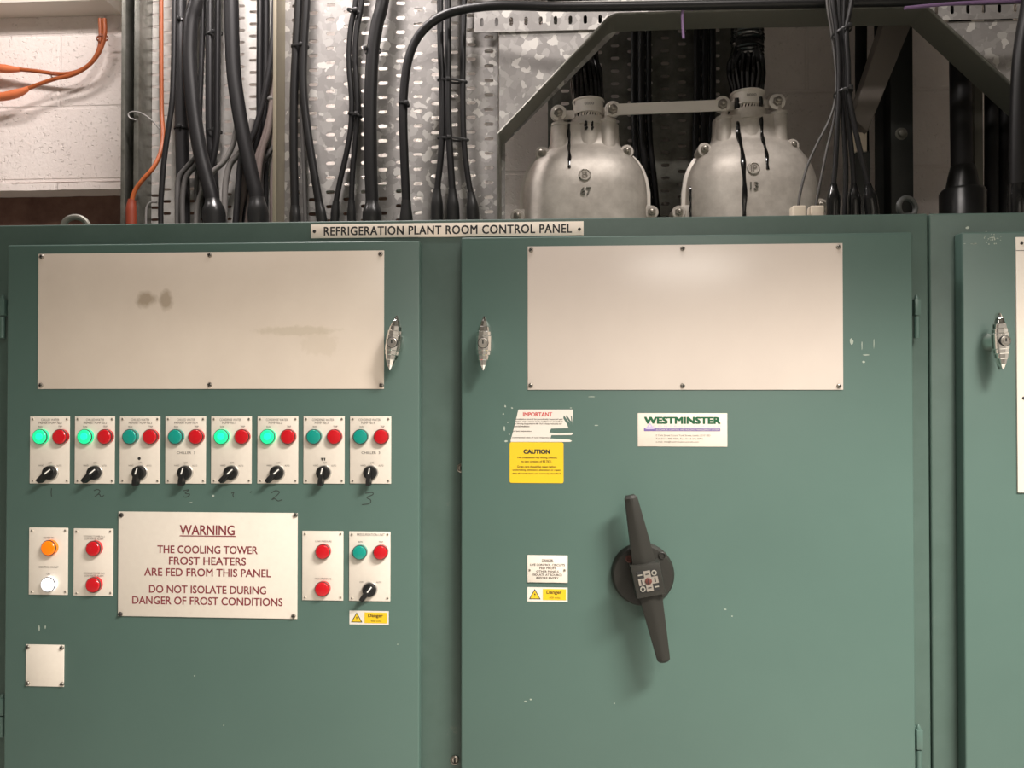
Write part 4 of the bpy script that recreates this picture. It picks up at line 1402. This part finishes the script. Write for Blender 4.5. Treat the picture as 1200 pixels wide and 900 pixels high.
tie('lower black cable tie on the straight dark grey conduit', 213, 151, 8.4, .0175, .595, head=2)
tie('upper black cable tie round the hanging bundle', 986.5, 38, 10.5, .024, .275, tilt=.3)
tie('lower black cable tie round the hanging bundle', 988, 109, 9.6, .024, .275, tilt=.1)
tie('grey cable tie round the pink cables beside the tray flange', 319, 118.5, 6.5, .02, .585, M['tie_grey'])
tie('rust coloured tie round the orange flexes below the trunking', 120, 45, 6, .014, .806, M['tie_rust'], tilt=.3)
tie('rust coloured tie where the orange flexes part', 65, 89.5, 3.2, .014, .806, M['tie_rust'], tilt=.5)

# ------------------------------------------------------------------ cast cable boxes
def cable_box(label, cx, rows, neck, bosses, ring, lugs, eyes, digits, emblem, drips, strands, tape, Yc=.53):
    s = S(cx, 190, Yc)
    Xc = P(cx, 190, Yc).x
    o = thing('cable_box', label, 'cable box', (Xc, Yc, ZT), 'cast metal cable boxes')
    prof = [(P(cx, y, Yc).z, hw * s) for y, hw in rows]
    prof.append((ZT + .0005, prof[-1][1]))
    pr = smooth([(z, a, 0) for z, a in prof], 5)
    N = 56
    nexp = 2.7
    depth = lambda a: .036 + max(0, (a - 40 * s)) * .82
    b = MB()
    rings = []
    for v in pr:
        z, a = v[0], v[1]
        d = depth(a)
        ring_ = []
        for i in range(N):
            th = 2 * math.pi * i / N
            c_, s_ = math.cos(th), math.sin(th)
            ring_.append(b.bm.verts.new((Xc + a * math.copysign(abs(c_) ** (2 / nexp), c_), Yc + d * math.copysign(abs(s_) ** (2 / nexp), s_), z)))
        rings.append(ring_)
    for p_, q_ in zip(rings, rings[1:]):
        for i in range(N):
            b.face([p_[i], p_[(i + 1) % N], q_[(i + 1) % N], q_[i]])
    b.face(rings[0][::-1])
    b.face(rings[-1])
    b.build('housing', M['cast'], o, smooth=50)

    cols = []

    def front(x, z):
        best = min(pr, key=lambda v: abs(v[0] - z))
        a = best[1]
        u = min(.98, abs(x - Xc) / a)
        f = Yc - depth(a) * (1 - u ** nexp) ** (1 / nexp)
        for xc_, yc_, r_, z0_ in cols:
            if abs(x - xc_) < r_ and z > z0_:
                f = min(f, yc_ - math.sqrt(r_ * r_ - (x - xc_) ** 2))
        return f
    # joint flange round the lower part
    lo = [(y, hw) for y, hw in rows if y > 176]
    pts = [(hw + 4.5, y) for y, hw in lo]
    poly = [(Xc + hw * s, P(cx, y, Yc).z) for hw, y in pts] + [(Xc + pts[-1][0] * s, ZT + .0005), (Xc - pts[-1][0] * s, ZT + .0005)] + [(Xc - hw * s, P(cx, y, Yc).z) for hw, y in pts[::-1]]
    MB().prism(poly, Yc - .006, Yc + .006, .0015).build('joint_flange', M['bright'], o, smooth=25)
    # neck collar, bosses and studs
    ty, thw = neck
    zt = P(cx, ty, Yc).z
    for bx, by in bosses:
        xb = P(bx, by, Yc).x
        zb = P(bx, by, Yc).z
        b = MB()
        r = 9.2 * s
        b.lathe((xb, Yc - .024, zb - .125), [(r * .7, 0), (r * .95, .03), (r, .06), (r, .118), (r * 1.1, .12), (r * 1.1, .125)], 22, 'z')
        cols.append((xb, Yc - .024, r, zb - .09))
        b.lathe((xb, Yc - .024, zb), [(r * .45, 0), (r * .45, .03)], 14, 'z')
        b.build('stud_boss', M['cast'], o)
    rx0, rx1, ry0, ry1 = ring
    xr = P((rx0 + rx1) / 2, ry0, Yc).x
    rr = (rx1 - rx0) / 2 * s
    z0, z1 = P((rx0 + rx1) / 2, ry1, Yc).z, P((rx0 + rx1) / 2, ry0, Yc).z
    zk = P((rx0 + rx1) / 2, ry1 + 6, Yc).z
    b = MB()
    b.lathe((xr, Yc - .004, zt - .125), [(rr * .8, 0), (rr * 1.0, .04), (rr * 1.04, .08), (rr * 1.04, .118), (rr * 1.12, .119), (rr * 1.12, .125 + zk - zt), (rr * .98, .126 + zk - zt)], 32, 'z')
    cols.append((xr, Yc - .004, rr * 1.05, zt - .09))
    b.build('neck_collar', M['cast'], o)
    b = MB()
    b.lathe((xr, Yc, z0), [(rr * 1.0, 0), (rr * 1.05, 0), (rr * 1.05, .003), (rr * .99, .004), (rr * .99, z1 - z0 - .004), (rr * 1.05, z1 - z0 - .003), (rr * 1.05, z1 - z0), (rr * .9, z1 - z0)], 36, 'z')
    cl = b.build('clamp_ring', M['bright'], o)
    # stamped digits on the clamp
    text('0000', xr, (z0 + z1) / 2, Yc - rr * 1.02, M['ink_grey'], cl, h=3.2 * s, w=11 * s)
    # bolted eyes beside the clamp
    for ex, ey in eyes:
        p_ = P(ex, ey, Yc - .03)
        b = MB().use(M['bright'])
        b.lathe((p_.x, Yc - .018, p_.z), [(9.2 * s, 0), (9.2 * s, .012), (8.4 * s, .013)], 24)
        side = 1 if p_.x < xr else -1
        b.box(min(p_.x, p_.x + side * (abs(xr - p_.x) - rr * .9)), max(p_.x, p_.x + side * (abs(xr - p_.x) - rr * .9)), Yc - .016, Yc - .008, p_.z - 5 * s, p_.z + 5 * s)
        b.use(M['screw'])
        b.lathe((p_.x, Yc - .031, p_.z), [(5.8 * s, 0), (5.8 * s, .001), (4.8 * s, .0012), (4.8 * s, .007), (4 * s, .008)], 6, rot=.3)
        b.lathe((p_.x, Yc - .039, p_.z), [(2.6 * s, 0), (2.6 * s, .007), (1.8 * s, .008)], 12)
        b.build('clamp_bolt', None, o)
    for lx, ly, dx, dy in lugs:
        p_ = P(lx, ly, Yc - .036)
        b = MB().use(M['cast'])
        b.lathe((p_.x, Yc + .004, p_.z), [(8 * s, 0), (8 * s, .041), (7.2 * s, .043)], 20)
        b.prism([(p_.x - 8 * s * dy, p_.z + 8 * s * dx), (p_.x + 8 * s * dy, p_.z - 8 * s * dx), (p_.x + 14 * s * dx + 9 * s * dy, p_.z + 14 * s * dy - 9 * s * dx), (p_.x + 14 * s * dx - 9 * s * dy, p_.z + 14 * s * dy + 9 * s * dx)], Yc - .036, Yc + .004, .001)
        b.use(M['screw'])
        b.lathe((p_.x, Yc - .039, p_.z), [(5.2 * s, 0), (5.2 * s, .001), (4.4 * s, .0012), (4.4 * s, .007), (3.6 * s, .008)], 6, rot=.5)
        b.lathe((p_.x, Yc - .047, p_.z), [(2.4 * s, 0), (2.4 * s, .005), (1.6 * s, .006)], 12)
        b.build('bolted_lug', None, o)
    # raised emblem and digits; their relief shading is painted in dark olive
    pe = P(emblem[0], emblem[1], Yc - .07)
    f = front(pe.x, pe.z)
    b = MB()
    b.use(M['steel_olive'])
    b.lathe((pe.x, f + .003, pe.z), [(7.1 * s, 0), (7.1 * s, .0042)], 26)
    b.use(M['cast'])
    b.lathe((pe.x, f + .003, pe.z), [(6.5 * s, .004), (6.5 * s, .0085), (5.7 * s, .009), (5.4 * s, .0068), (.0004, .0068)], 26)
    em = b.build('raised_emblem', None, o)
    text(emblem[2], pe.x, pe.z, f - .0045, M['screw'], em, h=6.6 * s, w=6.2 * s, extrude=.0016)
    pg = P(digits[0], digits[1], Yc - .07)
    f = front(pg.x, pg.z)
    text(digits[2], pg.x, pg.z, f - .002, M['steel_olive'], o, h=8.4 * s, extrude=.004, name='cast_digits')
    for dx, y0, y1, w_ in drips:
        b = MB()
        pp = []
        za, zz = P(dx, y0, Yc - .06).z, P(dx, y1, Yc - .06).z
        x_ = P(dx, (y0 + y1) / 2, Yc - .06).x
        n_ = 14
        for k in range(n_ + 1):
            z = za + (zz - za) * k / n_
            if z < ZT + .001:
                break
            fy = front(x_, z) if z < zt else Yc - rr * 1.06 * math.sqrt(max(.02, 1 - min(.97, abs(x_ - xr) / (rr * 1.06)) ** 2))
            pp.append(Vector((x_ + .0006 * math.sin(k * 1.3), fy - .0005, z)))
        if len(pp) > 2:
            b.tube(smooth(pp, 2), [w_ / 2 * s * (.85 + .2 * math.sin(k * .9)) for k in range(2 * len(pp) - 1)], 8, flat=.6)
            b.build('bitumen_drip', M['bitumen'], o)
    # insulated cores fanning up from the clamp
    rnd = random.Random(int(cx))
    ztop = P(cx, strands[-1][0], Yc).z
    k = 0
    for ringr, cnt in ((.92, 20), (.55, 10)):
        for i in range(cnt):
            a = 2 * math.pi * i / cnt + .2
            pp = []
            for y, xc_, hw in strands:
                xx, zz_ = P(xc_, y, Yc).x, P(xc_, y, Yc).z
                j = .07
                pp.append((xx + hw * s * (ringr * math.cos(a) + j * rnd.uniform(-1, 1)), Yc + hw * s * .8 * (ringr * math.sin(a) + j * rnd.uniform(-1, 1)), zz_))
            MB().tube([Vector((pp[-1][0], pp[-1][1], 3.19))] + smooth(pp, 4)[::-1], 2.3 * s, 7).build('core', M['bitumen'], o)
            k += 1
    # clear wires showing between clamp and collar
    b = MB()
    for i in range(30):
        a = 2 * math.pi * i / 30
        b.tube([(xr + rr * .88 * math.cos(a), Yc + rr * .88 * math.sin(a), zk - .002), (xr + rr * .88 * math.cos(a + .1), Yc + rr * .88 * math.sin(a + .1), z0 + .002)], 1.3 * s, 6)
    b.build('armour_wire', M['bright'], o)
    if tape:
        y0, y1, xc_, hw = tape
        za, zb = P(xc_, y1, Yc).z, P(xc_, y0, Yc).z
        x_ = P(xc_, y0, Yc).x
        n_ = 36
        pp = [(hw * s * (1 + .06 * math.sin(k * 1.9) + .04 * rnd.uniform(-1, 1)), (zb - za) * k / n_) for k in range(n_ + 1)]
        MB().lathe((x_, Yc, za), pp, 24, 'z', sx=1, sz=.85).build('tape_wrap', M['bitumen'], o)
    return o


cable_box('cast metal cable box on the left, under the diagonal edge', 685,
          [(149, 39.5), (160, 40), (170, 41), (176, 43.5), (182, 50), (190, 58), (200, 64.5), (212, 69), (228, 71.5), (262, 72)],
          (148, 40), [(656, 150), (711, 146)], (671.5, 707.5, 119.5, 136.5),
          [(635.5, 180, .75, -.5), (734.5, 178, -.75, -.5), (606.5, 253.5, 1, 0), (763.5, 249, -1, 0)],
          [(654.5, 132), (718, 127.6)], (686, 226.5, '67'), (685, 207.3, 'B'),
          [(667, 131, 200, 4.2), (687, 135, 149, 4.5), (694.5, 135, 149, 3.5)],
          [(140, 689, 17), (118, 689, 17.5), (100, 688, 19), (84, 687, 17), (66, 687, 13), (40, 690, 12), (-20, 694, 12), (T, 696, 12)], None)
cable_box('cast metal cable box on the right, streaked with long black drips', 877.5,
          [(141, 41.5), (152, 42), (162, 43), (169, 46), (176, 53), (185, 60), (196, 67), (208, 71.5), (226, 74), (262, 74.5)],
          (142, 41), [(846, 142.5), (909, 137)], (856.5, 894.5, 110.5, 127),
          [(825.5, 175.5, .75, -.5), (928.5, 171, -.75, -.5), (795.5, 249, 1, 0), (962, 241, -1, 0)],
          [(846.6, 121.6), (911, 119)], (880.5, 221, '13'), (880.3, 200.5, 'IP'),
          [(868, 108, 262, 6), (895.5, 108, 203, 4.6), (811.5, 216, 262, 4)],
          [(132, 875.5, 17), (108, 875.5, 18), (90, 874.5, 21.5), (76, 874.5, 22), (64, 875.5, 18.5), (40, 876, 15), (-20, 876, 15), (T, 876, 15)], (16, 68, 876, 18.5))
# strap between the two boxes
o = thing('earth_strap', 'flat metal strap bolted between the two cast cable boxes', 'metal strap', P(780, 126, .48))
Yb = .53 - .0315
a0, a1 = P(711, 129.3, Yb), P(851, 123.6, Yb)
hh = S(780, 126, Yb, 6.6)
MB().prism([(a0.x, a0.z - hh), (a1.x, a1.z - hh), (a1.x, a1.z + hh), (a0.x, a0.z + hh)], Yb - .004, Yb, .0008).build('strap_bar', M['bright'], o, smooth=25)
for px, py in ((718, 128.4), (846.6, 122.4)):
    p = P(px, py, Yb - .004)
    s = S(px, py, Yb)
    b = MB().use(M['screw'])
    b.lathe(p, [(6.2 * s, 0), (6.2 * s, .001), (5 * s, .0012), (5 * s, .008), (4.2 * s, .009)], 6, rot=.4)
    b.lathe((p.x, p.y - .008, p.z), [(2.8 * s, 0), (2.8 * s, .007), (2 * s, .008)], 12)
    b.build('hex_bolt', None, o)
